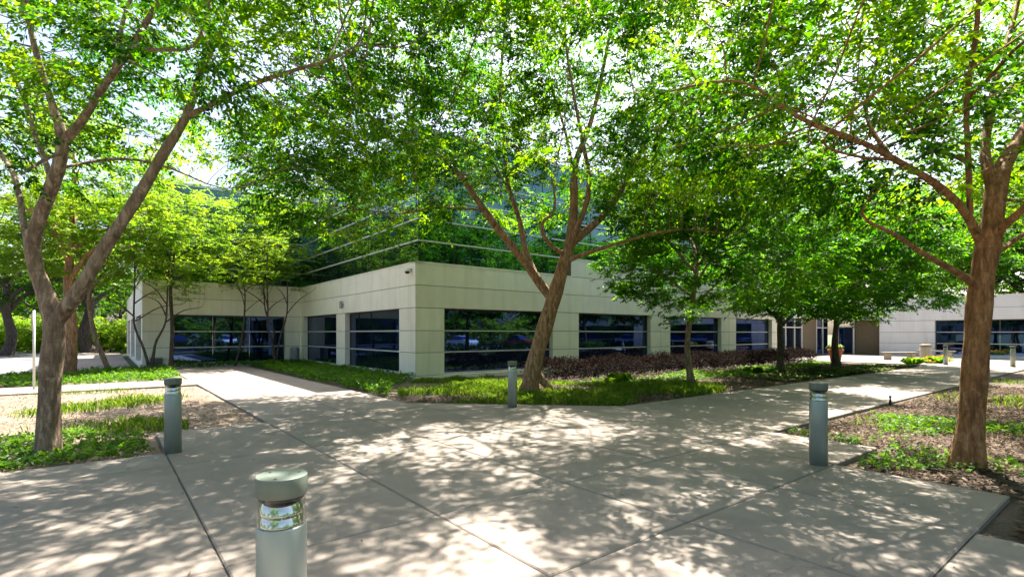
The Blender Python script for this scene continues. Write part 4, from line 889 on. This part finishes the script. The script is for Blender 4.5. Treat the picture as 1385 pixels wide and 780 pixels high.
for k, (u, v, lab) in enumerate(((167, 482, 'dark oval cover flush in the pale drive by the building'), (132, 482, 'dark cover flush in the pale drive nearer the trees'))):
    l = G(u, v); t = bpy.data.objects.new('utility_cover', None); bpy.data.objects.remove(t)
    bm = bmesh.new(); lathe(bm, [(.55, 0), (.55, .012), (.48, .016), (.02, .016)], 28); o = from_bm('utility_cover', bm, M['grey']); o.location = (l.x, l.y, 0.001); tag(o, lab, 'cover', 'utility covers in the drive')

# ------------------------------------------------------------------ parked cars (mirrored in the windows)
def make_car(label):
    t = empty('parked_car', (0, 0, 0), 0, label, 'car', 'cars in the parking lot')
    side = [(-2.25, .32), (-2.28, .62), (-2.2, .86), (-1.9, .95), (-1.15, 1.0), (-.45, 1.42), (.55, 1.47), (1.35, 1.18), (1.7, 1.02), (2.15, .95), (2.25, .7), (2.22, .32)]
    low = [(-2.25, .32), (-2.28, .62), (-2.2, .86), (-1.9, .93), (-1.15, .98), (0, .99), (1.6, 1.0), (2.15, .95), (2.25, .7), (2.22, .32)]
    def loft(bm, prof, ws):
        rings = [[bm.verts.new((x, w * wf(x, z), z)) for x, z in prof] for w, wf in ws]
        for A, B in zip(rings[:-1], rings[1:]):
            for i in range(len(prof)): bm.faces.new((A[i], A[(i + 1) % len(prof)], B[(i + 1) % len(prof)], B[i]))
        bm.faces.new(rings[0]); bm.faces.new(rings[-1])
    taper = lambda x, z: 1 - .10 * (abs(x) / 2.25) ** 4 - (.05 if z < .4 else 0)
    bm = bmesh.new(); loft(bm, low, [(-.88, taper), (0, taper), (.88, taper)]); bmesh.ops.bevel(bm, geom=bm.edges[:], offset=.04, segments=2, affect='EDGES'); body = from_bm('body', bm, M['white'], t)
    cab = [(-1.2, .97), (-.48, 1.40), (.52, 1.45), (1.5, .99)]; tp = lambda x, z: 1 - .30 * max(0, (z - .97)) / .48
    bm = bmesh.new(); loft(bm, cab, [(-.80, tp), (.80, tp)]); bmesh.ops.bevel(bm, geom=bm.edges[:], offset=.03, segments=2, affect='EDGES'); from_bm('window', bm, M['glass'], t)
    bm = bmesh.new(); box(bm, -.46, .50, -.56, .56, 1.435, 1.475, 0, .015); from_bm('roof', bm, M['white'], t)
    for x in (-1.38, 1.38):
        for y in (-.80, .80):
            bm = bmesh.new(); lathe(bm, [(.22, -.1), (.30, -.1), (.325, -.07), (.325, .07), (.30, .1), (.22, .1)], 24); w_ = from_bm('wheel', bm, M['rubber'], t); w_.rotation_euler = (R_(90), 0, 0); w_.location = (x, y, .305)
            bm = bmesh.new(); lathe(bm, [(.02, -.085), (.215, -.09), (.215, .09), (.02, .085)], 20); from_bm('rim', bm, M['chrome'], w_)
    for y in (-.6, .6):
        bm = bmesh.new(); box(bm, 2.14, 2.26, y - .17, y + .17, .66, .80, 0, .02); from_bm('headlight', bm, M['lens'], t)
    return t
cols = {'white': (.75, .75, .73), 'silver': (.4, .42, .45), 'black': (.012, .012, .015), 'blue': (.03, .06, .16), 'red': (.22, .02, .02)}
c0 = make_car('x'); k = 0
for p_, cn in ((-14, 'white'), (-8.4, 'silver'), (-2.8, 'black'), (2.8, 'white'), (11.2, 'blue'), (16.8, 'silver'), (22.4, 'white'), (30.8, 'red'), (36.4, 'silver'), (42, 'black')):
    o = c0 if k == 0 else copy_tree(c0); k += 1
    o.location = W(p_ + 1.4, 33.5, -.02); o.rotation_euler = (0, 0, ANG + R_(90)); o['label'] = '%s car parked across the lot, mirrored in the windows' % cn
    mm = bpy.data.materials.get('car_' + cn) or simple('car_' + cn, cols[cn], .25, .2, .03); mm.name = 'car_' + cn
    for ch in [x for x in bpy.data.objects if x.parent == o and x.name.split('.')[0] in ('body', 'roof')]:
        ch.data = ch.data.copy(); ch.data.materials[0] = mm
